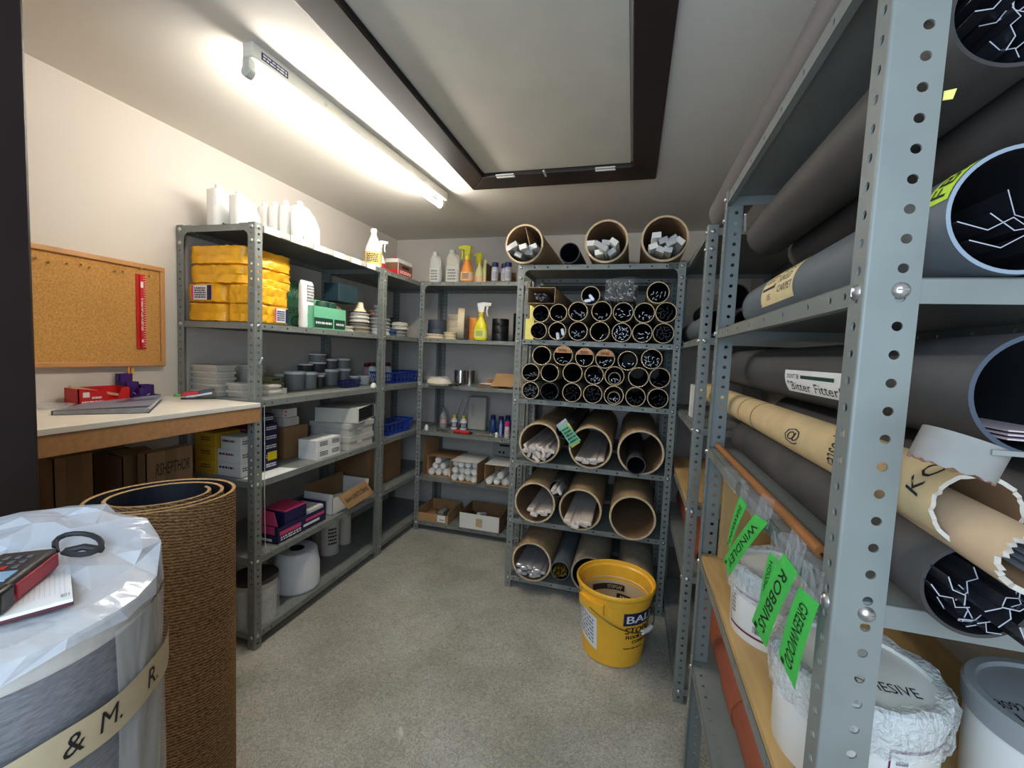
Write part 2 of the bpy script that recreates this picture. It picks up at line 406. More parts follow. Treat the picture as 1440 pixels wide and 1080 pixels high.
def shelf_mesh(w,dp,axis,ends=True):
    """tray w (along the long side) x dp, long side along axis; origin at centre of the top"""
    k=(round(w,3),round(dp,3),axis)
    if k not in _SM:
        m=MB(); t=.0015; L=.027
        if axis=='X': U,V=Vector((1,0,0)),Vector((0,1,0))
        else: U,V=Vector((0,1,0)),Vector((1,0,0))
        n=int(w/.042); hs=[((i+.5)*w/n) for i in range(n)]
        for sg in (-1,1):
            m.strip(-U*(w/2)+V*(sg*dp/2),U,V*(-sg),(0,0,1),w,.036,[(a,.02) for a in hs],.0045,t)
            m.strip(-U*(w/2)+V*(sg*dp/2),U,(0,0,-1),V*sg,w,L,[(.05,L*.5),(.09,L*.5)]+[(w*(i+.5)/8,L*.5) for i in range(1,7)]+[(w-.09,L*.5),(w-.05,L*.5)],.0045,t)
            a=-U*(w/2-.001)+V*(sg*(dp/2-.001)); c=U*(w/2-.001)+V*(sg*(dp/2-.013)); c.z=-L+.0015; a.z=-L; m.box(a,c)
        a=-U*(w/2)-V*(dp/2-.036); c=U*(w/2)+V*(dp/2-.036); a.z=-t; m.box(a,c)
        for sg in (-1,1):
            a=U*(sg*w/2)-V*(dp/2); c=U*(sg*(w/2-t))+V*(dp/2); a.z=-L; m.box(a,c)
        _SM[k]=m.mesh('shelf',[STEEL])
    return _SM[k]
_bm=MB().lathe([(.0001,.0055),(.004,.005),(.0075,.003),(.009,0)],n=14); _bm.box((-.005,-.0008,.0045),(.005,.0008,.0058)); BOLTM=_bm.mesh('bolt',[BOLT])
def unit(label,x0,x1,y0,y1,axis,zs,h=1.84,wx=.037,wy=.037,bolts=((0,0),(1,0)),skip=(),bz=None,gus=()):
    u=thing('shelving_unit',label,'shelving',((x0+x1)/2,(y0+y1)/2,0))
    for sx,x in ((-1,x0),(1,x1)):
        for sy,y in ((-1,y0),(1,y1)): inst('post',post_mesh(sx,sy,wx,wy,h),(x,y,0),u)
    for z in zs:
        w,dp=(x1-x0,y1-y0) if axis=='X' else (y1-y0,x1-x0)
        inst('shelf',shelf_mesh(w-.006,dp-.006,axis),((x0+x1)/2,(y0+y1)/2,z),u)
    for ix,iy in bolts:
        x=(x0,x1)[ix]; y=(y0,y1)[iy]; sx=(-1,1)[ix]; sy=(-1,1)[iy]
        for z in list(bz or zs)+[1.778]:
            inst('bolt',BOLTM,(x-sx*(.66*wx if wx>.045 else .5*wx),y,z-.0135),u,rot=(math.pi/2 if sy<0 else -math.pi/2,0,0))
            inst('bolt',BOLTM,(x,y-sy*.5*wy,z-.0135),u,rot=(0,math.pi/2 if sx>0 else -math.pi/2,0))
    for (ox,oy,ux,uy) in gus:      # curved corner plates under the top shelf
        pts=[(0,0),(.07,0)]+[(.037+.03*(1-math.cos(a)),-.03-.04*(1-math.sin(a))*1.0) for a in [math.pi/2*(1-i/5) for i in range(6)]][1:]+[(.037,-.09),(0,-.09)]
        pts=[(0,0),(.085,0),(.085,-.027),(.06,-.03),(.045,-.04),(.039,-.055),(.037,-.09),(0,-.09)]
        g=MB(); nrm=Vector((uy,-ux,0))*.0012
        g.prism([Vector((ox+ux*a,oy+uy*a,1.838+b_))+Vector((-abs(uy)*.003 if x1<-1 else abs(uy)*.003,abs(ux)*.003,0)) for a,b_ in pts],nrm); part('corner_plate',g,STEEL,u)
    return u
U_L1=unit('grey steel shelving unit along the left wall, nearest the desk',-1.94,-1.515,1.445,2.392,'Y',ZS,bolts=((1,0),(0,0)),gus=((-1.515,1.445,-1,0),(-1.94,1.445,1,0)))
U_L2=unit('grey steel shelving unit on the left wall running into the far corner',-1.94,-1.515,2.396,3.25,'Y',ZS,bolts=((1,0),))
U_M1=unit('grey steel shelving unit on the back wall holding boxes of cartridge tubes',-1.510,-.690,2.858,3.255,'X',ZS,bolts=((0,0),(1,0)),gus=((-1.51,2.858,1,0),))
U_M2=unit('grey steel shelving unit against back wall, hidden behind the tube rack',-.684,.225,2.858,3.255,'X',ZS,bolts=())
U_P=unit('grey steel shelving unit at back filled with open cardboard tubes',-.638,.230,2.329,2.76,'X',ZS,bolts=((0,0),(1,0)),gus=((-.638,2.329,1,0),(.230,2.329,-1,0)))
U_R1=unit('grey steel shelving unit beside the doorway holding long dark tubes',.236,.700,.556,1.436,'Y',(0.02,.397,.742,1.09,1.448,1.84),h=1.85,wx=.05,wy=.034,bolts=((0,0),(0,1)))
U_R2=unit('grey steel shelving unit on the right between doorway unit and tube rack',.236,.700,1.745,2.66,'Y',(.06,.52,.787,1.10,1.44,1.84),h=1.85,bolts=((0,0),))
# ------------------------------------------------------------------ things on the left
def FX(X,a,b,t,bt):
    """front face on plane x=X between pixel columns a,b and rows t,bt -> y0,y1,z0,z1"""
    m=(t+bt)/2; c=(a+b)/2
    return atX(a,m,X)[1],atX(b,m,X)[1],atX(c,bt,X)[2],atX(c,t,X)[2]
def FY(Y,a,b,t,bt):
    m=(t+bt)/2; c=(a+b)/2
    return atY(a,m,Y)[0],atY(b,m,Y)[0],atY(c,bt,Y)[2],atY(c,t,Y)[2]
def carton(name,label,lo,hi,m,cat='box',group=None,txt=None,tm=INK,side='X',parts=(),seed=1,lid=0.0,dash=None):
    """closed carton: body with lid seam, tape and printing"""
    b=MB(); e_=.0045 if lid else 0; b.box((lo[0]+e_,lo[1]+e_,lo[2]),(hi[0]-e_,hi[1]-e_,hi[2]-(.001 if lid else 0)))
    w=thing(name,label,cat,((lo[0]+hi[0])/2,(lo[1]+hi[1])/2,lo[2]),group)
    part('carton_body',b,m,w,bev=.0015)
    fX=faceX(hi[0],lo[1],hi[1],lo[2],hi[2]); fY=faceY(lo[0],hi[0],lo[1],lo[2],hi[2])
    if lid:
        l=MB().box((lo[0]-.001,lo[1]-.001,hi[2]-lid),(hi[0]+.001,hi[1]+.001,hi[2])); part('lid',l,m,w,bev=.001)
        fX=faceX(hi[0]+.001,lo[1],hi[1],lo[2],hi[2]); fY=faceY(lo[0],hi[0],lo[1]-.001,lo[2],hi[2])
    if txt:
        for s_,u0,v0,u1,v1 in txt:
            f=fX if side=='X' else fY
            part('lettering',text_on(s_,f,u0,v0,u1,v1),tm,w)
    if dash:
        for (sd,u0,v0,u1,v1,rows,dm) in dash:
            part('print',dashes(fX if sd=='X' else fY,u0,v0,u1,v1,rows,0,None,seed),dm,w)
    return w
def jug(cx,cy,z,hx,hy,h,label,m=WHITE,group=None,lab=None,handle=True):
    """slab sided bottle with sloping shoulder and cap; long side along y"""
    t=thing('plastic_bottle',label,'bottle',(cx,cy,z),group)
    b=MB().loft([(z,cx,cy,hx*.93,hy*.96),(z+.006,cx,cy,hx,hy),(z+h*.45,cx,cy,hx,hy),(z+h*.62,cx,cy-hy*.14,hx,hy*.86),(z+h*.86,cx,cy-hy*.48,hx*.98,hy*.5),(z+h*.895,cx,cy-hy*.53,hx*.7,hy*.3),(z+h*.905,cx,cy-hy*.53,hx*.5,hy*.2)],k=0,e=7)
    part('bottle_body',b,m,t,ang=50)
    part('cap',MB().lathe([(min(hx,hy)*.42,z+h*.895),(min(hx,hy)*.46,z+h*.9),(min(hx,hy)*.46,z+h*.985),(min(hx,hy)*.4,z+h)],(cx,cy-hy*.5,0),18),WHITE,t)
    if handle: part('grip_hollow',MB().pipe([(cx+hx*.99,cy+hy*.25,z+h*.74),(cx+hx*1.0,cy+hy*.52,z+h*.62),(cx+hx*1.0,cy+hy*.62,z+h*.45)],.004,6),LGREY,t)
    if lab:
        f=faceX(cx+hx,cy-hy,cy+hy,z,z+h,.001); s_=quad_on(f,.18,.05,.48,.16); dashes(faceX(cx+hx,cy-hy,cy+hy,z,z+h,.002),.22,.07,.44,.15,2,1,s_,5)
        part('bottle_label',s_,[lab,PAPER],t)
    return t
zt=1.835
W_='white jug-shaped plastic bottle on the top shelf, '
jug(-1.811,1.575,zt+.001,.032,.078,.198,W_+'nearest the door and tallest',lab=NAVY)
jug(-1.690,1.560,zt+.001,.028,.062,.160,W_+'beside the tallest one')
for i,(a,b_,tp) in enumerate(((347,360,286),(361,374,284),(376,389,283),(391,404,281))):
    x0,x1,_,z1=FY(1.74,a,b_,tp,320); jug((x0+x1)/2,1.78,zt+.001,(x1-x0)/2*.95,.042,z1-zt,W_+'%s of the four slim ones'%('first','second','third','fourth')[i],handle=False)
x0,x1,_,z1=FY(1.72,406,419,280,330); jug((x0+x1)/2,1.80,zt+.001,(x1-x0)/2,.078,z1-zt,W_+'at the far end by the slim ones',lab=GREYP)
# price strips on the front edge of the top shelf
for i in range(6):
    y=1.49+.145*i; c=MB().box((-1.514,y,1.808),(-1.5125,y+.085,1.836)); 
    solo('shelf_label','blank white paper label on the top shelf edge, number %s from the desk end'%('one','two','three','four','five','six')[i],'label',c,PAPER,'white labels along the top shelf edge')
    if i<5: solo('tape_strip','grey tape strip on the top shelf edge after white label number %s'%('one','two','three','four','five')[i],'tape',MB().box((-1.514,y+.088,1.810),(-1.5131,y+.14,1.836)),mat('grey_tape',(176,174,168),.4),'grey tapes along the top shelf edge')
# yellow wrapped packs
def pack(lo,hi,label,seed,lab=None):
    rg=random.Random(seed); t=thing('yellow_pack',label,'pack',((lo[0]+hi[0])/2,(lo[1]+hi[1])/2,lo[2]),'yellow wrapped packs')
    h=hi[2]-lo[2]; cx,cy=(lo[0]+hi[0])/2,(lo[1]+hi[1])/2; hx,hy=(hi[0]-lo[0])/2,(hi[1]-lo[1])/2
    b=MB(); n=72; secs=[(0,.93),(.06,.985),(.16,.965),(.42,.985),(.47,.972),(.52,.985),(.82,.97),(.93,.985),(.97,.95)]
    vs=[];fs=[]
    for (q,sc) in secs:
        for i in range(n):
            a=2*math.pi*i/n; ca,sa=math.cos(a),math.sin(a); r=(abs(ca)**7+abs(sa)**7)**(-1/7)
            j=rg.uniform(-.003,.003); wz=(rg.uniform(-.0025,.0025) if q in (.06,.93,.97) else 0)
            vs.append((cx+(hx*sc+j)*ca*r,cy+(hy*sc+j)*sa*r,max(lo[2]+.0004,min(hi[2]-.0004,lo[2]+h*q+wz))))
    for j in range(len(secs)-1):
        for i in range(n): fs.append((j*n+i,j*n+(i+1)%n,(j+1)*n+(i+1)%n,(j+1)*n+i))
    fs+=[tuple(range(n-1,-1,-1)),tuple((len(secs)-1)*n+i for i in range(n))]
    b.add(vs,fs); part('wrapping',b,YEL,t,ang=60)
    for zz in (.36,.62):
        pass
    if lab:
        f,u0,u1=lab; f1=f(.002); s_=quad_on(f1,u0,.12,u1,.9); f2=f(.003)
        quad_on(f2,u0+(u1-u0)*.78,.12,u1,.9,1,s_); quad_on(f2,u0,.12,u0+(u1-u0)*.1,.9,2,s_); dashes(f2,u0+(u1-u0)*.15,.2,u0+(u1-u0)*.72,.8,5,1,s_,seed)
        part('pack_label',s_,[PAPER,NAVY,PINK],t)
zz=1.431
for i in range(2):
    lo,hi=(-1.925,1.462,zz+i*.082),(-1.70,1.74,zz+.081+i*.082)
    pack(lo,hi,('lowest yellow wrapped pack in the back stack on the desk end shelf','labelled yellow wrapped pack second up in the back stack')[i],3+i,None if i==0 else ((lambda lo,hi:(lambda e:faceY(lo[0],hi[0],lo[1],lo[2],hi[2],e)))(lo,hi),.22,.72))
for i in range(2):
    pack((-1.925,1.466,zz+(2+i)*.082),(-1.60,1.76,zz+.081+(2+i)*.082),('yellow wrapped pack third up, bridging the back stack','topmost yellow wrapped pack just under the top shelf')[i],7+i)
for i in range(2):
    lo,hi=(-1.69,1.462,zz+i*.08),(-1.522,1.645,zz+.079+i*.08)
    pack(lo,hi,('labelled lower yellow pack in the front stack behind the perforated post','upper yellow pack of the short front stack')[i],11+i,((lambda lo,hi:(lambda e:faceX(hi[0],lo[1],hi[1],lo[2],hi[2],e)))(lo,hi),.5,.92) if i==0 else None)
# green numbered box, paper sleeve, green cans, mint display box
y0,y1,_,zz1=FX(-1.70,404,441,397,460)
carton('numbered_box','tall green box printed 597 standing behind the yellow packs',(-1.80,y0,1.431),(-1.70,y1,zz1),GCARD,txt=[('597',.06,.30,.40,.44)],dash=None)
g=MB(); f=faceX(-1.70,y0,y1,1.431,zz1,.001)
for k_ in range(3): g.pipe([f(.12+.4*(1-math.cos(a))*.5+k_*.05,.62+.30*math.sin(a)-k_*.06) for a in [i*.2 for i in range(2,14)]],.0022,6)
g.pipe([f(.36+.22*math.cos(a),.15+.11*math.sin(a)) for a in [i*.35 for i in range(18)]],.0018,6)
solo('printed_mark','black curved line drawing on the green box front','print',g,INK)
y0,y1,_,z1=FX(-1.60,427,443,395,458)
s=MB(); c=(y0+y1)/2; hw=(y1-y0)/2
s.loft([(1.431,-1.62,c,.022,hw*.9),(1.45,-1.62,c,.025,hw),(1.50,-1.62,c,.023,hw*.95),(1.51,-1.62,c,.025,hw),(z1-.025,-1.62,c,.024,hw),(z1-.01,-1.62,c,.012,hw*1.05),(z1,-1.62,c,.003,hw*1.0)],e=3)
w=thing('paper_packet','tall white printed paper packet between green box and mint box','packet',(-1.62,c,1.431)); part('sleeve',s,PAPER,w,ang=50)
part('print',dashes(faceX(-1.595,y0,y1,1.431,z1,.001),.2,.55,.8,.92,6,0,None,9),mat('pale_ink',(120,116,118),.7),w)
for i,(a,b) in enumerate(((447,458),(459,470))):
    y0,y1,_,z1=FX(-1.60,a,b,405,460); c=(y0+y1)/2; r=(y1-y0)/2*.95; 
    t=thing('spray_can','green capped aerosol can in the mint box, %s'%('next to the white packet','next to the brown flap')[i],'can',(-1.60,c,1.434))
    part('can_body',MB().lathe([(r,1.434),(r,1.53),(r*.9,1.535)],(-1.60,c,0),20),mat('pale_can',(150,158,150),.4),t); part('cap',MB().lathe([(r*1.02,1.536),(r*1.02,1.575),(r*.9,1.58)],(-1.60,c,0),20),DKGREEN,t)
y0,y1,_,z1=FX(-1.56,441,486,433,460); zf=z1
w=thing('display_box','open mint green display box with dark printed band and brown flap','box',(-1.62,(y0+y1)/2,1.431))
b=MB(); X0,X1=-1.635,-1.56
b.box((X0,y0,1.431),(X1,y1,1.4325)); b.box((X1-.002,y0,1.431),(X1,y1,zf)); b.box((X0,y0,1.431),(X1,y0+.002,zf)); b.box((X0,y0,1.431),(X0+.002,y1,zf+.04)); part('tray',b,MINT,w)
b=MB().prism([(X1,y1,1.431),(X1,y1,1.535),(X0,y1,1.58),(X0,y1,1.431)],(0,.002,0)); part('side_flap',b,CARD,w)
f=faceX(X1,y0,y1,1.431,zf,.0007); s_=quad_on(f,.02,.06,.58,.5); quad_on(f,.62,.06,.98,.5,0,s_); f=faceX(X1,y0,y1,1.431,zf,.0014)
dashes(f,.06,.2,.54,.36,1,1,s_,4); dashes(f,.68,.2,.94,.36,1,1,s_,5)
part('printed_band',s_,[DKGREEN,PAPER],w)
y0,y1,z0,z1=FX(-1.64,468,496,384,410); tt=MB().box((-1.70,y0,1.5985),(-1.60,y1,1.70)); solo('dark_carton','dark teal box balanced on the mint display box flap','box',tt,TEAL,bev=.003)
# cable reels
def reel(cx,cy,z,r,h,m,label,flange=None,name='cord_coil',cat='cord',grp='coils and reels of cord'):
    t=thing(name,label,cat,(cx,cy,z),grp); n=max(3,int(h/.011)); prof=[(r*.42,z)]
    for i in range(n):
        q=h/n
        prof+=[(r*.97-(.006 if i%2 else 0),z+q*i+q*.05),(r-(.006 if i%2 else 0),z+q*i+q*.35),(r-(.006 if i%2 else 0),z+q*i+q*.65),(r*.97-(.006 if i%2 else 0),z+q*i+q*.95)]
    prof+=[(r*.42,z+h),(r*.40,z+h*.5)]
    part('winding',MB().lathe(prof,(cx,cy,0),32),m,t,ang=40)
    if flange: part('flange',MB().lathe([(.012,z+h+.0005),(r*1.05,z+h+.0005),(r*1.05,z+h+.004),(.012,z+h+.004)],(cx,cy,0),32),flange,t)
    return z+h+(.0045 if flange else .0005)
def reelpx(X,a,b,t,bt): y0,y1,z0,z1=FX(X,a,b,t,bt); return (y0+y1)/2,(y1-y0)/2,z1-z0
zb=1.431
reel(-1.63,2.175,zb,.055,.034,CORDW,'pale cord coil lying just right of the mint box')
reel(-1.80,2.22,zb,.075,.085,BLACKR,'black cord coil behind the pale coil by the mint box')
z=reel(-1.62,2.305,zb,.066,.06,mat('tan_cord',(128,120,104),.7),'dark tan cord reel at the bottom of the stack behind the shelf post',DARKI)
z=reel(-1.62,2.305,z,.060,.058,CORDW,'pale cord reel second up behind the shelf post',BLACK)
part_=thing('cone_spool','cream thread cone topping the reel stack behind the shelf post','spool',(-1.62,2.305,z),'coils and reels of cord')
part('thread_cone',MB().lathe([(.04,z),(.038,z+.008),(.022,z+.03),(.02,z+.055),(.012,z+.06)],(-1.62,2.305,0),24),CREAM,part_)
z=reel(-1.60,2.49,zb,.066,.042,mat('white_cord',(206,208,208),.5),'whitish cord coil at the base of the corner bay stack')
z=reel(-1.60,2.49,z,.070,.074,CORD,'grey cord coil banded with tape in the corner bay stack',CORDB)
z=reel(-1.60,2.487,z,.036,.062,mat('slate_light',(150,154,160),.5),'small light slate reel topping the corner bay stack',LGREY)
reel(-1.70,2.575,zb,.035,.165,mat('brown_cord',(150,110,66),.6),'brown cord reel standing behind the corner bay stack')
reel(-1.64,2.66,zb,.055,.05,mat('blue_cord',(66,96,136),.5),'blue cord coil at the front of the corner bay')
z=reel(-1.72,2.73,zb+.0,.07,.13,BLACKR,'black cord reel in the shaded corner bay',DARKI)
z=reel(-1.63,2.785,zb,.06,.05,GREYP,'mid grey reel under the beige cord coil beside the corner post')
reel(-1.63,2.785,z,.068,.052,CORDW,'beige grey cord coil by the corner post with black loop')
# corner of the top shelf: bottles and tin
def lathe_bottle(cx,cy,z,prof,caph,capr,m,mc,label,lab=None,name='plastic_bottle',cat='bottle'):
    t=thing(name,label,cat,(cx,cy,z)); part('bottle_body',MB().lathe([(r,z+q) for r,q in prof],(cx,cy,0),28),m,t,ang=40)
    zt_=z+prof[-1][1]; part('cap',MB().lathe([(capr,zt_),(capr*1.05,zt_+.002),(capr*1.05,zt_+caph*.9),(capr*.9,zt_+caph)],(cx,cy,0),20),mc,t)
    if lab:
        m2,q0,q1,extra=lab; r=max(p[0] for p in prof)*1.012
        part('bottle_label',MB().lathe([(r,z+q0),(r,z+q1)],(cx,cy,0),28,k=0),m2,t)
        if extra: part('print',dashes(lambda u,v:(cx+r*1.01*math.cos(-2.4+2.2*u),cy+r*1.01*math.sin(-2.4+2.2*u),z+q0+(q1-q0)*v),.25,.15,.9,.85,5,0,None,3),extra,t)
    return t
lathe_bottle(-1.58,2.375,zt,[(.046,0),(.05,.006),(.05,.10),(.046,.125),(.03,.17),(.018,.20),(.016,.215)],.024,.018,WHITE,WHITE,'tall white bottle with ochre label on the top shelf corner',(OCHRE,.02,.095,INK))
def trigger(cx,cy,z,rx,h,label,body,head,neck,lab=None,ang=0.0,capm=None,name='spray_bottle'):
    """trigger spray bottle, nozzle pointing along angle ang"""
    t=thing(name,label,'bottle',(cx,cy,z)); hb=h*.62
    b=MB().loft([(z,cx,cy,rx*.9,rx*.62),(z+.005,cx,cy,rx,rx*.68),(z+hb*.45,cx,cy,rx,rx*.68),(z+hb*.72,cx,cy,rx*.72,rx*.55),(z+hb*.9,cx,cy,rx*.4,rx*.38),(z+hb,cx,cy,rx*.34,rx*.34)],e=2.6)
    part('bottle_body',b,body,t,ang=50)
    part('collar',MB().lathe([(rx*.40,z+hb),(rx*.42,z+hb+.003),(rx*.42,z+hb+h*.1),(rx*.34,z+hb+h*.12)],(cx,cy,0),18),neck,t)
    R=Matrix.Translation((cx,cy,z+hb+h*.12))@Matrix.Rotation(ang,4,'Z'); hd=MB(); hd.T=R; k=h*.26; wd=rx*.26
    hd.prism([(-.30*k,-wd,0),(.28*k,-wd,0),(.34*k,-wd,.55*k),(1.0*k,-wd,.62*k),(1.02*k,-wd,.92*k),(.2*k,-wd,1.0*k),(-.45*k,-wd,.86*k)],(0,2*wd,0)); part('spray_head',hd,head,t,bev=.0015)
    tg=MB(); tg.T=R; tg.prism([(.52*k,-wd*.6,.56*k),(.72*k,-wd*.6,.56*k),(.62*k,-wd*.6,.05*k),(.72*k,-wd*.6,-.4*k),(.6*k,-wd*.6,-.4*k),(.48*k,-wd*.6,.05*k)],(0,1.2*wd,0)); part('trigger',tg,head if capm is None else capm,t)
    if lab:
        lm,q0,q1,extra=lab; L=MB().loft([(z+hb*q0,cx,cy,rx*1.012,rx*.69),(z+hb*q1,cx,cy,rx*(1.012 if q1<=.46 else .86),rx*(.69 if q1<=.46 else .63))],e=2.6,caps=False); part('bottle_label',L,lm,t)
        if extra: part('print',dashes(lambda u,v:(cx-rx*.8+1.6*rx*u,cy-rx*.705,z+hb*(q0+(q1-q0)*v)),.2,.15,.8,.85,4,0,None,6),extra,t)
    return t
trigger(-1.60,2.475,zt,.038,.195,'white trigger spray bottle with red label beside the tall ochre labelled one',WHITE,WHITE,WHITE,(RED,.05,.4,PAPER),ang=.5)
y0,y1,_,z1=FX(-1.56,560,580,357,389); t=thing('metal_tin','rectangular white tin with red label on the top shelf corner','tin',(-1.62,(y0+y1)/2,zt))
part('tin_body',MB().box((-1.66,y0,zt+.001),(-1.56,y1,1.955)),WCARD,t,bev=.004); f=faceX(-1.56,y0,y1,zt,1.955,.001); s_=quad_on(f,.02,.14,.98,.42,0); quad_on(f,.02,.42,.98,.78,1,s_); quad_on(f,.02,.02,.98,.13,3,s_); f=faceX(-1.56,y0,y1,zt,1.955,.002); dashes(f,.1,.2,.9,.38,2,2,s_,4); quad_on(f,.25,.5,.75,.66,4,s_)
f=faceY(-1.66,-1.56,y0,zt,1.955,.001); quad_on(f,.02,.14,.98,.42,0,s_); quad_on(f,.02,.42,.98,.78,1,s_)
part('tin_label',s_,[RED,mat('brown_print',(120,84,58),.5),PAPER,OCHRE,INK],t); part('cap',MB().lathe([(.012,1.955),(.012,1.968)],(-1.60,y0+.03,0),16),RED,t)
# ---------------- shelf at 1.10 in the desk end unit
zs=1.1005
SB=lambda i:GREYCARD
def small_boxes(rows,where,seed):
    for i,(lo,hi) in enumerate(rows):
        carton('small_box','small grey-white box, %s, %s'%(('bottom one','second up','third up','fourth up','fifth up')[i],where),lo,hi,GREYCARD,group='small grey-white boxes on the middle shelf',lid=(hi[2]-lo[2])*.45,seed=seed+i)
small_boxes([((-1.925,1.49,zs+.0275*i),(-1.775+(.008 if i<2 else 0),1.59,zs+.027+.0275*i)) for i in range(5)],'in the five high stack at the desk end',1)
small_boxes([((-1.755,1.52,zs+.031*i),(-1.665,1.60,zs+.0305+.031*i)) for i in range(2)],'in the pair beside the five high stack',10)
small_boxes([((-1.925,1.70,zs+.027*i),(-1.82,1.80,zs+.0265+.027*i)) for i in range(5)],'in the five high stack against the wall',20)
small_boxes([((-1.70,1.615,zs+.026*i),(-1.61,1.685,zs+.0255+.026*i)) for i in range(2)],'in the pair behind the perforated post',30)
for i in range(3):
    carton('book_box','small %s box in the pile left of the grey tubs, %s'%(('cream','olive and cream','olive and black')[i],('lowest','middle','uppermost')[i]),(-1.78,1.69+.006*i,zs+.028*i),(-1.66-.012*i,1.775-.006*i,zs+.0275+.028*i),(GREYCARD,mat('olive_card',(120,122,84),.7),mat('olive_card',(120,122,84),.7))[i],dash=[('X',.1,.2,.9,.8,1,INK)] if i else None)
def tub(cx,cy,z,r,h,label,m=GREYP):
    t=thing('plastic_tub',label,'tub',(cx,cy,z),'grey tubs with white lids')
    part('tub_body',MB().lathe([(r*.92,z),(r*.94,z+.003),(r,z+h*.84)],(cx,cy,0),30),m,t)
    part('lid',MB().lathe([(r*1.05,z+h*.84),(r*1.06,z+h*.86),(r*1.06,z+h*.97),(r*1.0,z+h),(r*.85,z+h*.985)],(cx,cy,0),30),WHITE,t)
    return z+h
TBS=[(403,427,522,547,'largest grey lidded tub at the front of the tub cluster'),(428,444,523,546,'grey lidded tub at the front, second from the desk side'),(445,455,527,544,'smallest dark tub at the front of the cluster'),(456,474,519,541,'grey lidded tub at the front, fourth along'),(476,491,518,539,'grey lidded tub at the front, farthest from the desk')]
TB=[]
for a,b,t_,bt,l in TBS:
    P=atZ((a+b)/2,bt,zs); X=P[0]-.0; y0,y1,z0,z1=FX(X,a,b,t_,bt); r=(y1-y0)/2*.86
    TB.append((X-r*.25,(y0+y1)/2+r*.2,r,z1-zs)); 
for (x,y,r,h),sp in zip(TB,TBS): tub(x,y,zs,r,h,sp[4],GREYP if 'smallest' not in sp[4] else mat('dark_tub',(64,62,60),.5))
bx=-1.884
for i,(a,b) in enumerate(((388,402),(421,437),(437,455),(458,471),(472,491))):
    y0,y1,_,_=FX(bx,a,b,522,545); c=(y0+y1)/2; r=min(.05,(y1-y0)/2*.92)
    z=tub(bx,c,zs,r,.078,'grey tub in the back row of the cluster, %s from the desk'%('first','second','third','fourth','fifth')[i])
    if i: 
        z=tub(bx,c,z+.0005,r*.97,(0,.055,.065,.085,.088)[i],('','dark grey tub stacked in the back row above the largest tub','dark glossy tub stacked in the back row middle','slim dark tub stacked in the back row beside the end one','grey tub stacked in the back row at the far end')[i],(GREYP,mat('dark_tub',(64,62,60),.5),mat('dark_tub',(64,62,60),.5),mat('mid_tub',(92,92,90),.5),GREYP)[i])
        if i==2: tub(bx,c,z+.0005,r,.05,'uppermost grey tub, third level of the back row')
def basket(lo,hi,label,m=BLUE,nx=10,ny=7):
    t=thing('plastic_basket',label,'basket',((lo[0]+hi[0])/2,(lo[1]+hi[1])/2,lo[2]),'blue baskets')
    b=MB(); tp=.88; cx,cy=(lo[0]+hi[0])/2,(lo[1]+hi[1])/2; hx,hy=(hi[0]-lo[0])/2,(hi[1]-lo[1])/2; h=hi[2]-lo[2]
    def P(u,v,q): s_=tp+(1-tp)*q; return Vector((cx+hx*u*s_,cy+hy*v*s_,lo[2]+h*q))
    b.box((cx-hx*tp,cy-hy*tp,lo[2]),(cx+hx*tp,cy+hy*tp,lo[2]+.003))
    def bars(ps,n,e):
        for i in range(n+1):
            u=-1+2*i/n; w=.32/n*2*.5
            b.prism([ps(max(-1,u-w),0),ps(min(1,u+w),0),ps(min(1,u+w),1),ps(max(-1,u-w),1)],e)
        for q0,q1 in ((0,.1),(.48,.54),(.9,1)): b.prism([ps(-1,q0),ps(1,q0),ps(1,q1),ps(-1,q1)],e)
    bars(lambda u,q:P(u,-1,q),nx,(0,.002,0)); bars(lambda u,q:P(u,1,q),nx,(0,-.002,0)); bars(lambda u,q:P(-1,u,q),ny,(.002,0,0)); bars(lambda u,q:P(1,u,q),ny,(-.002,0,0))
    part('basket_body',b,m,t); r=MB().pipe([P(-1,-1,1),P(1,-1,1),P(1,1,1),P(-1,1,1)],.004,6,closed=True); part('rim',r,m,t); return t
y0,y1,_,z1=FX(-1.62,487,507,530,540); basket((-1.68,y0,zs),(-1.62,y1,zs+.04),'small dark blue plastic basket in front of the tubs',NAVYP,6,5)
for i,(a,b,t_,bt,m,l) in enumerate([(494,503,518,531,GREYP,'little grey jar behind the small blue basket'),(505,517,516,531,LGREY,'little white jar left of the shelf post')]):
    y0,y1,z0,z1=FX(-1.72,a,b,t_,bt); tub(-1.72,(y0+y1)/2,zs,(y1-y0)/2*.9,.06,l,m)
for i,(x,pa,pb,h,l) in enumerate([(-1.79,518,529,.13,'white bottle with red cap left of the shelf post on the middle shelf'),(-1.76,540,550,.13,'white bottle with red cap right of the shelf post on the middle shelf'),(-1.87,512,520,.12,'pinkish bottle with red cap behind the shelf post')]):
    y0,y1,_,_=FX(x,pa,pb,500,528); lathe_bottle(x,(y0+y1)/2,zs,[(.028,0),(.03,.004),(.03,h*.75),(.02,h*.86),(.014,h*.88)],.025,.02,WHITE if i<2 else mat('pinkish',(190,150,146),.5),DKRED,l)
solo('white_oddment','small white plastic fitting on the middle shelf against the post','fitting',MB().loft([(zs,-1.55,2.36,.014,.02),(zs+.018,-1.55,2.36,.012,.016),(zs+.026,-1.55,2.362,.006,.008)]),WHITE)
solo('white_oddment','tiny white cylinder on the middle shelf front right of the post','fitting',MB().lathe([(.010,zs),(.010,zs+.03),(.007,zs+.034)],(-1.54,2.43,0),16),WHITE)
y0,y1,_,z1=FX(-1.60,552,592,515,537); basket((-1.78,y0,zs),(-1.60,y1+.02,zs+.075),'blue plastic basket on the corner bay middle shelf')
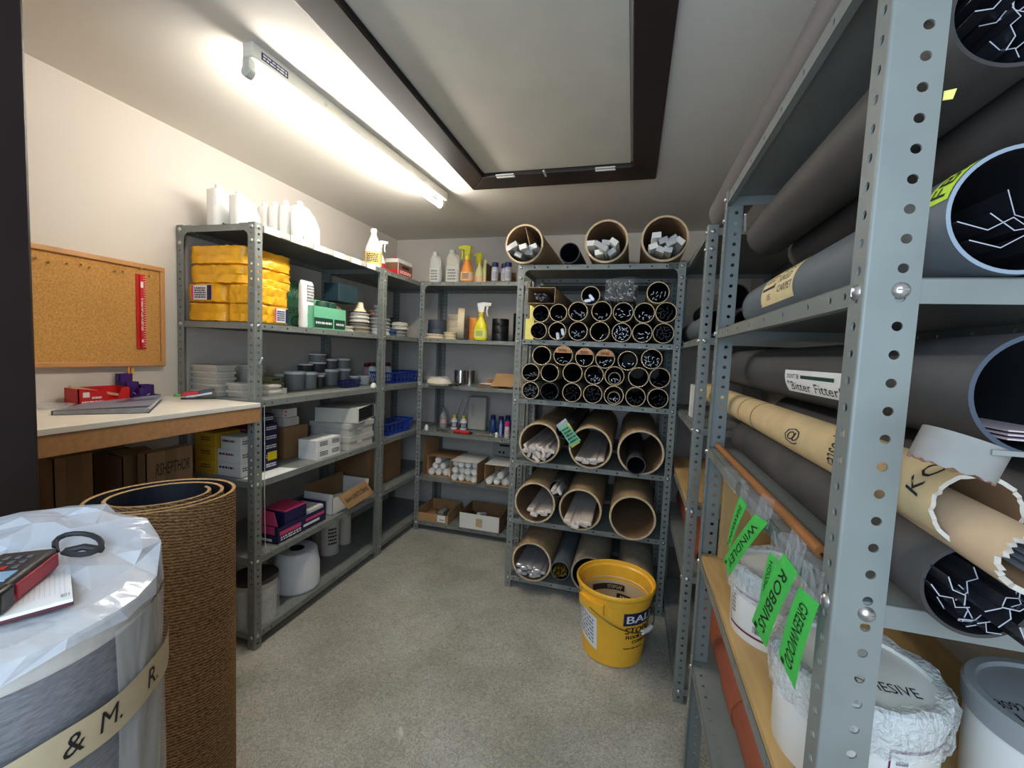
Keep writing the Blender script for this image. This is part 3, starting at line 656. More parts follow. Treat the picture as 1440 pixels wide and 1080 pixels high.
# ---------------- shelf at 0.75
zs=.7505
P=atZ(274,664,zs); y0,y1,_,_=FX(P[0]-.0,0,1,650,664)
xa,xb=atY(273,650,1.47)[0],atY(302,650,1.47)[0]
for i in range(3): carton('yellow_box','yellow box under the desk end, %s of the stack of three'%('bottom','middle','top')[i],(xa,1.475,zs+.062*i),(xb,1.60,zs+.0615+.062*i),YELC,txt=None,side='Y',dash=[('Y',.3,.4,.75,.75,2,mat('brown_ink',(110,80,30),.7))],seed=i+2,group='yellow boxes on the shelf under the desk')
xa,xb=xb+.006,-1.625
for i in range(3): carton('printed_box','white box with dark red printing, %s of three by the post'%('bottom','middle','top')[i],(xa+(.0 if i<2 else .02),1.478,zs+.06*i),(xb,1.565,zs+.0595+.06*i),WCARD,side='Y',dash=[('Y',.08,.52,.7,.78,1,DKRED),('X',.1,.4,.85,.75,2,DKRED)],seed=i+5,group='white boxes with red printing')
for i in range(4): carton('dark_red_box','dark red and black printed box stacked behind white boxes, %s up'%('first','second','third','fourth')[i],(-1.90,1.61,zs+.070*i),(-1.715,1.70,zs+.0695+.070*i),DKRED,side='Y',dash=[('Y',.1,.3,.9,.7,2,mat('pale_red',(170,110,116),.6))],seed=i,group='dark red boxes')
y0,y1,_,_=FX(-1.60,370,393,590,648)
for i in range(6):
    carton('navy_box','navy blue box with white printing, %s up in the stack behind the post'%('first','second','third','fourth','fifth','sixth')[i],(-1.69,1.60,zs+.044*i),(-1.62,1.675,zs+.0435+.044*i) if i<5 else (-1.635,1.67,zs+.0435+.044*i),NAVY,dash=[('X',.12,.3,.9,.75,2,PAPER)],seed=i+3,group='navy blue boxes')
solo('yellow_sticker','yellow sticker on one navy box near the perforated post','sticker',quad_on(faceX(-1.62,1.61,1.67,zs+.046,zs+.086,.0016),.1,0,1,1),YELP)
y0,y1,_,z1=FX(-1.67,396,441,594,641)
carton('brown_box','plain brown carton between navy boxes and white boxes',(-1.85,1.80,zs),(-1.70,1.97,zs+.165),CARDD)
carton('white_box','white box with orange edges on top of the brown carton',(-1.80,1.82,zs+.212),(-1.72,1.91,zs+.258),WCARD,dash=[('X',.05,.1,.2,.9,2,mat('orange_ink',(200,90,50),.6))])
carton('white_box','plain white box directly on the brown carton',(-1.81,1.815,zs+.1655),(-1.715,1.92,zs+.2115),GREYCARD)
for i in range(2):
    for j in range(2):
        carton('printed_white_box','white box with black lettering, %s of the block of four'%(('lower left','lower right'),('upper left','upper right'))[i][j],(-1.66+.0,1.855+.095*j,zs+.052*i),(-1.545,1.948+.095*j,zs+.0515+.052*i),WHITE,dash=[('X',.25,.3,.9,.8,3,INK)],seed=i*2+j,group='white boxes with black lettering')
for i in range(2):
    carton('flat_box','grey-white flat box, %s of the three high pile by the post'%('bottom','middle')[i],(-1.80,2.10,zs+.078*i),(-1.53,2.34,zs+.0775+.078*i),GREYCARD,lid=.03,dash=[('X',.3,.35,.5,.7,1,PAPER)],group='grey-white flat boxes')
t=thing('open_flat_box','open grey-white flat box with black contents on top of pile','box',(-1.65,2.25,zs+.158),'grey-white flat boxes')
b=MB(); b.T=Matrix.Translation((-1.655,2.245,zs+.158))@Matrix.Rotation(.28,4,'Z'); w2,l2,h2=.125,.155,.085
for lo,hi in (((-w2,-l2,0),(w2,l2,.002)),((-w2,-l2,0),(-w2+.002,l2,h2)),((-w2,-l2,0),(w2,-l2+.002,h2)),((-w2,l2-.002,0),(w2,l2,h2)),((-w2,-l2,h2-.002),(w2,l2,h2))): b.box(lo,hi)
part('carton_body',b,GREYCARD,t)
for i in range(5):
    b=MB(); b.T=Matrix.Translation((-1.655,2.245,zs+.158))@Matrix.Rotation(.28,4,'Z'); b.box((-w2+.01,-l2+.01,.004+.0145*i),(w2-.004-.002*(i%2),l2-.05,.0165+.0145*i)); solo('black_strip_pack','black flat pack number %s inside the open flat box'%('one','two','three','four','five')[i],'pack',b,BLACK,'black packs in the open flat box')
b=MB(); b.T=Matrix.Translation((-1.655,2.245,zs+.158))@Matrix.Rotation(.28,4,'Z'); b.box((-w2+.02,l2-.045,.004),(w2-.006,l2-.006,.07)); solo('brown_wad','brown paper wad at the far side of the open flat box','paper',b,mat('kraft',(150,118,90),.8),bev=.006)
solo('paper_sheet','white paper sheet lying on the shelf edge behind the post','paper',MB().prism([(-1.61,1.47,zs),(-1.522,1.49,zs),(-1.522,1.70,zs),(-1.61,1.68,zs)],(0,0,.0006)),PAPER)
y0,y1,_,z1=FX(-1.58,540,578,585,612); basket((-1.70,y0+.01,zs),(-1.56,y1-.01,zs+.085),'blue plastic basket on the corner bay shelf below the other',BLUE,8,6)
solo('clear_bag','clear plastic bag crumpled in the corner bay basket','bag',MB().loft([(zs+.004,-1.63,2.50,.03,.04),(zs+.09,-1.63,2.50,.045,.055),(zs+.14,-1.62,2.51,.03,.03),(zs+.165,-1.61,2.52,.005,.008)],e=2.2),film('bag_film',.35))
# ---------------- shelf at 0.41
zs=.4105
P=atZ(384,742,zs); y0=P[1]
t=thing('display_carton','navy and pink open carton with torn lid, lower left shelf','box',(-1.62,1.80,zs))
xa,xb,ya,yb,hh=-1.70,-1.545,1.60,1.93,.10
b=MB(); b.box((xa,ya,zs),(xb,yb,zs+.002)); b.box((xb-.002,ya,zs),(xb,yb,zs+.075)); b.box((xa,ya,zs),(xb,ya+.002,zs+.085)); b.box((xa,yb-.002,zs),(xb,yb,zs+hh)); b.box((xa,ya,zs),(xa+.002,yb,zs+hh)); part('carton_body',b,NAVY,t)
b=MB().prism([(xa,ya,zs+.085),(xb,ya,zs+.085),(xb-.02,ya-.0,zs+.15),(xa,ya,zs+.16)],(0,.002,0)); part('lid_flap',b,PINK,t)
f=faceX(xb,ya,yb,zs,zs+.075,.0008); s_=quad_on(f,.04,.45,.45,.72,1); quad_on(f,.5,.25,.85,.42,0,s_); quad_on(f,.55,.55,.96,.75,1,s_); dashes(f,.06,.1,.45,.4,2,0,s_,8)
f=faceY(xa,xb,ya,zs,zs+.085,.0008); quad_on(f,.1,.5,.9,.95,1,s_); quad_on(f,.2,.1,.8,.25,0,s_); part('print',s_,[PAPER,PINK],t)
b=MB(); b.box((xa+.01,ya+.06,zs+.003),(xb-.012,ya+.20,zs+.13)); solo('navy_pack','navy pack with pink print standing inside the open carton','pack',b,NAVY,bev=.002)
solo('pink_strip','pink printed card edge on top of the navy pack','card',MB().box((xa+.01,ya+.06,zs+.1315),(xb-.012,ya+.20,zs+.137)),PINK)
solo('white_liner','white card liner inside the navy open carton','card',MB().prism([(xa+.008,ya+.21,zs+.003),(xb-.008,ya+.21,zs+.003),(xb-.008,yb-.01,zs+.003),(xa+.008,yb-.01,zs+.003)],(0,0,.085)),WCARD)
t=thing('open_carton','open white carton holding a tan handwritten sign, lower left shelf','box',(-1.62,2.15,zs)); xa,xb,ya,yb,hh=-1.74,-1.55,1.99,2.33,.115
b=MB()
for lo,hi in (((xa,ya,zs),(xb,yb,zs+.002)),((xb-.002,ya,zs),(xb,yb,zs+hh*.8)),((xa,ya,zs),(xb,ya+.002,zs+hh)),((xa,yb-.002,zs),(xb,yb,zs+hh)),((xa,ya,zs),(xa+.002,yb,zs+hh))): b.box(lo,hi)
part('carton_body',b,WCARD,t); part('inner_wall',MB().box((xa+.003,ya+.003,zs+.003),(xa+.005,yb-.003,zs+hh+.03)),CARDD,t)
c=[atX(476,698,-1.52),atX(490,716.5,-1.505),atX(526,693,-1.505),atX(513,675.5,-1.52)]
C=[Vector(p) for p in c]; s_=thing('cardboard_sign','tan cardboard sign handwritten 5mm unit trims leaning on the open white carton','sign',tuple((C[1]+C[2])/2))
part('sign_board',MB().prism(C,(-.003,0,0)),CARD,s_); f=lambda u,v:C[1]+(C[2]-C[1])*u+(C[0]-C[1])*v+Vector((.0012,0,0))
part('lettering',text_on('5mm UNITS TRIMS',f,.08,.38,.92,.68,shear=.2),INK,s_)
carton('brown_box','large brown carton filling the shelf behind the corner post',(-1.90,2.12,zs+.12) if False else (-1.89,2.44,zs),(-1.62,2.84,zs+.30),CARDD)
solo('fallen_white_tube','white cardboard tube lying in the open white carton','tube',MB().hollow((-1.70,2.05,zs+.03),(-1.60,2.28,zs+.03),.026,.022,24),[WCARD,WCARD,CARDI])
# ---------------- bottom shelf
zs=.0705
t=thing('paper_roll','big white tapered paper towel roll on the bottom shelf','roll',(-1.62,1.80,zs))
b=MB().lathe([(.104,zs),(.112,zs+.01),(.112,zs+.12),(.098,zs+.20),(.092,zs+.206),(.038,zs+.206),(.036,zs+.10)],(-1.645,1.835,0),40); part('paper_winding',b,mat('blue_white_paper',(224,228,236),.7,noise=.03,scale=40,bump=.15,bscale=50),t); part('core',MB().hollow((-1.645,1.835,zs+.1),(-1.645,1.835,zs+.2065),.036,.033,24),[CARDD,CARDD,DARKI],t)
t=thing('wrapped_tub','pail in crumpled clear film on the bottom shelf behind the post','pail',(-1.62,1.56,zs)); part('pail_body',MB().lathe([(.085,zs),(.092,zs+.19)],(-1.625,1.555,0),30),GREYCARD,t); part('lid',MB().lathe([(.096,zs+.19),(.096,zs+.205),(.06,zs+.207)],(-1.625,1.555,0),30),mat('dark_lid',(60,58,58),.5),t); part('film_wrap',MB().lathe([(.105,zs+.002),(.1,zs+.06),(.103,zs+.1),(.1,zs+.17)],(-1.625,1.555,0),22,caps=False),film('pail_film',.3),t)
t=thing('plastic_pail','grey lidded pail at the back of the bottom shelf by the post','pail',(-1.80,1.68,zs)); part('pail_body',MB().lathe([(.08,zs),(.088,zs+.22)],(-1.82,1.70,0),30),GREYCARD,t); part('lid',MB().lathe([(.092,zs+.22),(.092,zs+.235),(.06,zs+.236)],(-1.82,1.70,0),30),GREYP,t)
for i,(a,b,t_,bt,l,m) in enumerate([(456,478,733,780,'pale printed cylinder carton at the front of bottom shelf',GREYCARD),(480,494,725,765,'plain pale cylinder carton behind the printed one',GREYCARD),(440,455,740,782,'shaded grey cylinder beside the paper roll',mat('brown_grey',(120,112,104),.8))]):
    P=atZ((a+b)/2,bt,zs); y0,y1,z0,z1=FX(P[0],a,b,t_,bt); r=(y1-y0)/2*.82; h=min(.25,z1-zs)
    t=thing('cylinder_carton',l,'carton',(P[0]-r,P[1],zs)); cx,cy=P[0]-r*.7,P[1]+r*.4
    part('carton_body',MB().lathe([(r,zs),(r,zs+h)],(cx,cy,0),28),m,t); part('end_ring',MB().lathe([(r*1.03,zs+.001),(r*1.03,zs+.012)],(cx,cy,0),28),m,t)
    if i==0: part('print',dashes(lambda u,v:(cx+r*1.01*math.cos(-1.3+1.5*u),cy+r*1.01*math.sin(-1.3+1.5*u),zs+.03+h*.8*v),.2,.2,.8,.85,5,0,None,4),INK,t)
solo('hanging_string','thin white string hanging beside the perforated post','string',MB().pipe([(-1.508,1.487,1.10-.02),(-1.506,1.488,.9),(-1.507,1.489,.7),(-1.505,1.492,.45)],.0012,5),PAPER)
solo('white_peg','small white plastic peg stuck in the post above the desk','peg',MB().rod(atX(365,511,-1.512),atX(369,503,-1.49),.003,n=8),WHITE)
# ------------------------------------------------------------------ desk and wall board
t=thing('wall_desk','white laminate worktop on a timber batten along the left wall','desk',(-1.70,1.0,1.08))
part('worktop',MB().box((XL+.002,YF+.04,1.08),(-1.475,1.437,1.098)),WORKT,t,bev=.002)
part('front_batten',MB().box((-1.50,YF+.04,1.02),(-1.478,1.437,1.0795)),WOOD,t,bev=.001)
part('wall_batten',MB().box((XL+.002,YF+.04,1.03),(XL+.03,1.437,1.0795)),WOOD,t)
t=thing('cork_board','cork notice board with a wooden frame on the left wall','notice board',(-1.93,1.0,1.245))
ya,yb,za,zb_=.60,1.372,1.243,1.632
part('cork_panel',MB().box((XL+.002,ya,za),(XL+.012,yb,zb_)),CORK,t)
b=MB(); 
for lo,hi in (((XL+.001,ya-.01,za-.012),(XL+.02,yb+.012,za+.006)),((XL+.001,ya-.01,zb_-.006),(XL+.02,yb+.012,zb_+.012)),((XL+.001,yb-.006,za+.0062),(XL+.02,yb+.012,zb_-.0062)),((XL+.001,ya-.01,za+.0062),(XL+.02,ya+.006,zb_-.0062))): b.box(lo,hi)
part('board_frame',b,mat('oak_frame',(190,138,84),.5,noise=.1,scale=12),t,bev=.002)
for i,(px,py) in enumerate(((50,363),(68,369),(94,371),(114,372),(126,376),(161,381),(173,382),(210,388),(197,377))):
    p=atX(px,py,XL+.014); b=MB().lathe([(.0035,0),(.0035,.002),(.002,.004),(.002,.007),(.004,.0085),(.0035,.011)],(0,0,0),12,T=Matrix.Rotation(math.pi/2,3,'Y')); 
    for v in b.v: v+=Vector((XL+.0125,p[1],p[2]))
    solo('push_pin','brass push pin on the cork board, %s'%('first from the door','second from the door','third from the door','fourth from the door','fifth from the door','sixth from the door','seventh from the door','beyond the ruler','holding the ruler')[i],'pin',b,mat('brass',(210,176,96),.3,metal=.8),'push pins on the cork board')
t=thing('safety_ruler','red plastic ruler hanging upright on the cork board','ruler',(-1.92,1.29,1.30)); R0,R1=atX(189,384,XL+.016),atX(206,491,XL+.016)
b=MB(); ya,yb=R0[1]+.005,R1[1]-.0; z1_,z0_=R0[2],R1[2]; b.box((XL+.0125,ya,z0_),(XL+.016,yb,z1_)); b.box((XL+.016,ya+.012,z0_+.004),(XL+.021,yb-.014,z1_-.004)); part('ruler_body',b,RED,t,bev=.001)
f=faceX(XL+.021,ya,yb,z0_,z1_,.0006); s_=quad_on(f,.38,.82,.66,.9); quad_on(f,.42,.09,.62,.13,0,s_); dashes(plane(f(.40,.25),Vector(f(.40,.68))-Vector(f(.40,.25)),Vector(f(.62,.25))-Vector(f(.40,.25))),0,0,1,1,2,0,s_,5,fill=.5)
for i in range(30): 
    z=z0_+.01+(z1_-z0_-.02)*i/29; b2=faceX(XL+.016,yb-.013,yb,z,z+.0012,.0005); quad_on(b2,.35 if i%5 else .1,0,1,1,0,s_)
part('ruler_print',s_,PAPER,t)
DZ=1.0985
def onD(px,py,lim=-1.845):
    P=atZ(px,py,DZ)
    if P[0]<lim: Q=atX(px,py,lim); P=(lim,Q[1],DZ)
    return P
# red card tray with pencil
P0=onD(110,558); P1=onD(184,559); t=thing('red_tray','red cardboard holder with cut out sides at the wall side of the desk','holder',((P0[0]+P1[0])/2,(P0[1]+P1[1])/2,DZ))
A_=Vector(P0); B_=Vector(P1); ev=Vector((-1,0,0))*.07; up=Vector((0,0,1))
b=MB(); b.prism([A_,B_,B_+ev,A_+ev],up*.002); b.prism([A_,A_+(B_-A_)*.12,A_+(B_-A_)*.55,A_+(B_-A_)*.66,B_,B_+up*.058,A_+(B_-A_)*.82+up*.058,A_+(B_-A_)*.74+up*.02,A_+(B_-A_)*.6+up*.02,A_+(B_-A_)*.5+up*.05,A_+up*.062],ev.normalized()*.003)
b.prism([A_+ev,B_+ev,B_+ev+up*.062,A_+ev+up*.062],ev.normalized()*-.003); b.prism([B_,B_+ev,B_+ev+up*.06,B_+up*.058],(A_-B_).normalized()*.003); b.prism([A_,A_+ev,A_+ev+up*.06,A_+up*.06],(B_-A_).normalized()*.003); part('holder_body',b,RED,t)
f=plane(A_-ev.normalized()*.0008,B_-A_,up*.06); s_=quad_on(f,.08,.5,.2,.8); dashes(f,.06,.12,.45,.3,1,0,s_,4); dashes(f,.24,.36,.42,.55,1,0,s_,4); part('print',s_,PAPER,t)
a=A_+ev*.5+up*.062; c=A_+(B_-A_)*.86+ev*.3+up*.024
pn=thing('wooden_lath','flat pale wooden stick lying across the red holder','stick',tuple(c)); part('stick_body',MB().prism([a,a+up*.009,c+up*.009,c],ev.normalized()*.012),mat('pale_wood',(206,180,140),.6),pn)
# purple desk organiser
P0=onD(187,556); P1=onD(226,557); A_=Vector(P0);B_=Vector(P1); e1=(B_-A_); L=e1.length; e1.normalize(); e2=Vector((-e1.y,e1.x,0)); 
if e2.x>0: e2=-e2
t=thing('desk_organiser','purple plastic desk organiser with cups at the wall side','organiser',tuple((A_+B_)/2))
def cell(mb,u0,u1,v0,v1,h):
    def Q(u,v): return A_+e1*(L*u)+e2*v
    w=.002
    for a,b_,dn in ((Q(u0,v0),Q(u1,v0),e2),(Q(u0,v1),Q(u1,v1),-e2),(Q(u0,v0),Q(u0,v1),e1),(Q(u1,v0),Q(u1,v1),-e1)): mb.prism([a,b_,b_+up*h,a+up*h],dn*w)
    mb.prism([Q(u0,v0),Q(u1,v0),Q(u1,v1),Q(u0,v1)],up*.002)
b=MB(); cell(b,0,1,0,.035,.022); cell(b,0,.45,.036,.07,.075); cell(b,.5,1.0,.036,.075,.06); cell(b,0,.45,.071,.092,.105); part('cups',b,PURPLE,t); part('round_cup',MB().hollow(tuple(A_+e1*(L*.42)+e2*.018+up*.012),tuple(A_+e1*(L*.42)+e2*.018+up*.05),.017,.015,24),[PURPLE]*3,t)
p=A_+e1*(L*.2)+e2*.081+up*.004; pn=thing('orange_pencil','orange pencil standing in the purple organiser','pencil',tuple(p)); q=p+e1*.024+up*.135+e2*.004; part('shaft',MB().rod(p,q,.0036,n=6),ORANGE,pn); part('eraser',MB().rod(q,q+(q-p).normalized()*.01,.0036,n=8),PINK,pn)
p=A_+e1*(L*.33)+e2*.081+up*.004; solo('wooden_ruler_stub','short flat yellow stick beside the orange pencil in the organiser','stick',MB().prism([p,p+e1*.009,p+e1*.026+up*.12,p+e1*.017+up*.12],e2*.003),YELC)
rg=random.Random(4)
for i in range(12):
    p=A_+e1*(L*rg.uniform(.1,.92))+e2*rg.uniform(.006,.03)+up*(.008+.004*(i//3)); q=p+Vector((rg.uniform(-.012,.012),rg.uniform(-.012,.012),rg.uniform(.006,.018)))
    solo('paper_clip','small white or red clip in the purple organiser front tray','clip',MB().rod(p,q,.003,.0015,n=8),(WHITE,WHITE,LGREY,RED)[i%4],'clips in the organiser tray')
# stapler
P0=Vector(onD(254,557,-1.80)); P1=Vector(onD(303,555,-1.72)); e=(P1-P0); L=e.length; e.normalize(); nn=Vector((-e.y,e.x,0))
t=thing('stapler','red and grey stapler on the desk beside the shelving','stapler',tuple((P0+P1)/2))
part('base',MB().prism([P0+nn*-.012,P1+nn*-.012,P1+nn*.012,P0+nn*.012],up*.006),BLACK,t,bev=.002)
part('arm',MB().prism([P0+up*.012-nn*.011,P0+e*.01+up*.030-nn*.011,P0+e*(L*.5)+up*.034-nn*.011,P0+e*(L*.5)+up*.02-nn*.011],nn*.022),RED,t,bev=.002)
part('front_arm',MB().prism([P0+e*(L*.5)+up*.02-nn*.011,P0+e*(L*.5)+up*.034-nn*.011,P1-e*.005+up*.046-nn*.011,P1-e*.005+up*.034-nn*.011],nn*.022),mat('slate_plastic',(60,62,76),.4),t,bev=.002)
part('magazine',MB().prism([P0+e*.02+up*.0065-nn*.008,P0+e*.02+up*.016-nn*.008,P1-e*.012+up*.030-nn*.008,P1-e*.012+up*.022-nn*.008],nn*.016),ALU,t)
solo('green_sharpener','tiny green sharpener at the wall behind the stapler','sharpener',MB().box(tuple(Vector(onD(250,553,-1.88))-Vector((.02,.005,0))),tuple(Vector(onD(250,553,-1.88))+Vector((0,.014,.012)))),mat('bright_green',(120,200,110),.5),bev=.002)
# ring binder folder
q=[Vector(onD(x,y,-1.825)) for x,y in ((72,584),(210,581),(228,561),(118,562))]
t=thing('document_folder','slate grey plastic display folder lying on the desk','folder',tuple((q[0]+q[2])/2))
part('cover',MB().prism([q[0]+up*.012,q[1]+up*.024,q[2]+up*.022,q[3]+up*.012],up*.002),mat('slate_cover',(120,126,146),.35),t,bev=.0008)
part('back_cover',MB().prism([q[0],q[1],q[2],q[3]],up*.0015),mat('navy_cover',(30,32,48),.4),t)
part('spine',MB().prism([q[0],q[3],q[3]+up*.013,q[0]+up*.013],(q[1]-q[0]).normalized()*.004),mat('navy_cover',(30,32,48),.4),t)
for i in range(6):
    s=.0028*i; o_=(q[1]-q[0]).normalized()*(-.004+.002*i-(.008 if i%2 else 0)); part('sleeve',MB().prism([q[0]+up*(.002+s*.6),q[1]+o_+up*(.002+s*1.2),q[2]+o_+up*(.002+s*1.1),q[3]+up*(.002+s*.6)],up*.0012),film('sleeve_film',.75,(236,238,242),.2) if i==0 else MATS['sleeve_film'],t)
f=lambda u,v:q[0]+(q[1]-q[0])*u+(q[3]-q[0])*v+((q[2]-q[1])-(q[3]-q[0]))*(u*v)+up*(.0146+.0115*u)
part('cover_flash',quad_on(f,.56,.45,.66,.85,0,quad_on(f,.5,.5,.98,.62)),mat('slate_dark',(70,66,80),.4),t)
solo('clear_tray','shallow clear plastic tray at the wall on the desk','tray',MB().lathe([(.03,DZ),(.045,DZ+.002),(.052,DZ+.012)],(-1.875,.98,0),30),film('tray_film',.35))
# under the desk
def obox(c,hx,hy,h,ang,m,name,label,txt=None,tilt=0.0,flaps=True):
    t=thing(name,label,'box',c); M=Matrix.Translation(c)@Matrix.Rotation(ang,4,'Z')@Matrix.Rotation(tilt,4,'Y')
    b=MB(); b.T=M
    for lo,hi in (((-hx,-hy,0),(hx,hy,.003)),((hx-.003,-hy,0),(hx,hy,h)),((-hx,-hy,0),(-hx+.003,hy,h)),((-hx,-hy,0),(hx,-hy+.003,h)),((-hx,hy-.003,0),(hx,hy,h))): b.box(lo,hi)
    part('carton_body',b,m,t)
    if flaps:
        b=MB(); b.T=M; b.prism([(-hx,-hy,h),(-hx,hy,h),(-hx-.03,hy*.9,h+.07),(-hx-.03,-hy*.9,h+.07)],(.002,0,0)); part('flap',b,m,t); b=MB(); b.T=M; b.prism([(hx,-hy,h),(hx,hy,h),(hx-.06,hy,h+.012),(hx-.06,-hy,h+.012)],(0,0,.002)); part('flap',b,m,t)
    tp=MB(); tp.T=M; tp.box((hx,-.02,0),(hx+.0008,.02,h)); part('parcel_tape',tp,mat('parcel_tape',(120,92,62),.35),t)
    if txt:
        f=lambda u,v:M@Vector((hx+.0018,-hy+2*hy*u,h*v)); part('lettering',text_on(txt,f,.18,.60,.9,.80,shear=.25),INK,t)
    return t
solo('low_table','low timber board under the desk carrying brown cartons','table',MB().box((XL+.01,.63,.70),(-1.58,1.40,.72)).box((XL+.02,.66,0),(XL+.06,.70,.70)).box((-1.63,.66,0),(-1.59,.70,.70)).box((-1.63,1.33,0),(-1.59,1.37,.70)),mat('dim_board',(150,130,104),.7))
zu=.7205
y0,y1,_,z1=FX(-1.66,75,132,642,690); obox((-1.75,(y0+y1)/2,zu),.09,(y1-y0)/2,z1-zu,0,CARDD,'open_brown_carton','open brown carton under the desk nearest the door')
y0,y1,_,z1=FX(-1.72,172,203,640,671); obox((-1.80,(y0+y1)/2+.02,zu),.08,(y1-y0)/2+.02,z1-zu,0,CARDD,'open_brown_carton','narrow brown carton with raised flap under the desk')
y0,y1,_,z1=FX(-1.62,206,273,632,671); obox((-1.645,(y0+y1)/2,zu),.022,(y1-y0)/2,z1-zu,0,CARDD,'lettered_carton','flat brown carton handwritten RSHEPTHOR under the desk','RSHEPTHOR',flaps=False)
solo('white_card_panel','white card panel leaning on the wall under the desk','card',MB().box((-1.90,1.00,zu),(-1.885,1.16,.86)),WCARD)
# ------------------------------------------------------------------ back wall unit, left half
ORD=('first','second','third','fourth','fifth','sixth','seventh','eighth','ninth','tenth','eleventh','twelfth','thirteenth','fourteenth','fifteenth','sixteenth')
z5=1.8355
for i,(a,b,t_,bt,m,l) in enumerate([(602,620,353,394,mat('pale_grey_bottle',(206,208,200),.45),'grey-white flagon bottle on the back top shelf nearest the corner'),(625,646,350,394,mat('pale_cream_bottle',(214,210,194),.45),'cream-white flagon bottle with handle on the back top shelf')]):
    x0,x1,_,z1=FY(2.95,a,b,t_,bt); c=(x0+x1)/2; hx=(x1-x0)/2*.96; h=z1-z5
    t=thing('flagon_bottle',l,'bottle',(c,2.98,z5)); part('bottle_body',MB().loft([(z5,c,2.98,hx*.95,.03),(z5+.005,c,2.98,hx,.032),(z5+h*.6,c,2.98,hx,.032),(z5+h*.75,c-hx*.1,2.98,hx*.85,.03),(z5+h*.88,c-hx*.2,2.98,hx*.45,.02)],e=3.5),m,t,ang=50)
    part('cap',MB().lathe([(hx*.42,z5+h*.87),(hx*.44,z5+h*.88),(hx*.44,z5+h*.98),(hx*.36,z5+h)],(c-hx*.2,2.98,0),18),m,t); part('grip',MB().pipe([(c+hx*.2,2.955,z5+h*.83),(c+hx*.75,2.955,z5+h*.80),(c+hx*.95,2.955,z5+h*.66),(c+hx*.9,2.955,z5+h*.5)],.006,8),m,t)
    f=faceY(c-hx,c+hx,2.948,z5,z5+h,.0005); s_=quad_on(f,.15,.06,.85,.48); dashes(faceY(c-hx,c+hx,2.948,z5,z5+h,.001),.22,.1,.78,.44,4,1,s_,i+3); part('bottle_label',s_,[WCARD,GREYP],t)
def px_trigger(Y,a,b,t_,bt,z,label,body,head,neck,lab,ang,hh=None):
    x0,x1,_,z1=FY(Y,a,b,t_,bt); return trigger((x0+x1)/2,Y,z,(x1-x0)/2*.95,z1-z,label,body,head,neck,lab,ang)
px_trigger(2.93,648,667,345,394,z5,'orange spray bottle with yellow head on the back top shelf',mat('orange_liquid',(240,150,60),.3),mat('lemon_head',(222,220,70),.4),YELP,(mat('orange_label',(238,196,150),.5),.1,.46,DKRED),math.pi*.95)
px_trigger(2.97,668,681,355,394,z5,'short pale yellow spray bottle right of the orange spray bottle',mat('pale_lemon',(226,222,150),.35),mat('lemon_head',(222,220,70),.4),YELP,(mat('orange_label',(238,196,150),.5),.1,.4,None),2.6)
x0,x1,_,z1=FY(2.95,676,684,345,394); lathe_bottle((x0+x1)/2,2.99,z5,[(.020,0),(.022,.003),(.022,.10),(.012,.135),(.010,.145)],.03,.012,mat('pale_lemon',(226,222,150),.35),mat('cream_cap',(230,226,180),.5),'slim pale yellow bottle beside the aerosol carton')
x0,x1,_,_=FY(2.90,683,719,390,392); t=thing('aerosol_carton','low open brown carton holding blue capped aerosols','box',((x0+x1)/2,2.95,z5)); b=MB()
for lo,hi in (((x0,2.90,z5),(x1,3.02,z5+.003)),((x0,2.90,z5),(x0+.003,3.02,z5+.135)),((x1-.003,2.90,z5),(x1,3.02,z5+.05)),((x0,2.90,z5),(x1,2.902,z5+.012)),((x0,3.018,z5),(x1,3.02,z5+.09))): b.box(lo,hi)
part('carton_body',b,CARDD,t)
for i,(c,y) in enumerate(((.30,2.932),(.60,2.975),(.82,2.932))):
    cx=x0+(x1-x0)*c; lathe_bottle(cx,y,z5+.0035,[(.022,0),(.024,.003),(.024,.10),(.020,.108)],.032,.022,mat('silver_can',(186,186,196),.35),NAVYP,'blue capped aerosol can in the brown carton, %s'%('left one','rear one','right one')[i],(mat('can_label',((200,200,210),(200,200,210),(216,170,170))[i],.5),.015,.085,GREYP),name='aerosol_can',cat='can')
# shelf at 1.43
z4=1.431
def roll(cx,cy,z,r,h,m,label,name='tape_roll',cat='tape',grp=None,inner=.6):
    t=thing(name,label,cat,(cx,cy,z),grp); b=MB().lathe([(r*inner,z),(r*.985,z),(r,z+.002),(r,z+h-.002),(r*.985,z+h),(r*inner,z+h),(r*inner,z)],(cx,cy,0),32,k=[0,0,0,0,0,1]); part('tape_winding',b,[m,CARDD],t); return z+h+.0003
x0,x1,_,z1=FY(3.0,600,624,422,455); c=(x0+x1)/2; r=(x1-x0)/2
z=roll(c,3.04,z4,r,.075,mat('slate_roll',(62,70,84),.55),'slate blue roll, lower of the dark pair beside the corner post'); roll(c,3.04,z,r*.97,.07,mat('slate_roll',(62,70,84),.55),'slate blue roll, upper of the dark pair beside the corner post')
x0,x1,_,_=FY(2.90,597,624,462,472); reel((x0+x1)/2,2.925,z4,(x1-x0)/2*.9,.035,CREAM,'cream cord coil at the front of the back shelf by the corner post')
x0,x1,_,_=FY(2.93,617,637,456,472); reel((x0+x1)/2+.01,2.99,z4,(x1-x0)/2*.9,.055,CREAM,'thicker cream cord coil behind the front one by the corner post')
x0,x1,_,_=FY(3.07,627,655,428,470); c=(x0+x1)/2;r=(x1-x0)/2; z=z4
for i in range(4): z=roll(c,3.12,z,r,.048,BEIGE,'wide beige tape roll, %s of the stack of four'%('bottom','second up','third up','top')[i],grp='beige tape rolls')
x0,x1,_,z1=FY(2.905,639,655,433,474); r=(z1-z4)/2; t=thing('tape_roll','cream tape roll standing on edge in front of the beige stack','tape',((x0+x1)/2,2.91,z4)); c=(x0+x1)/2
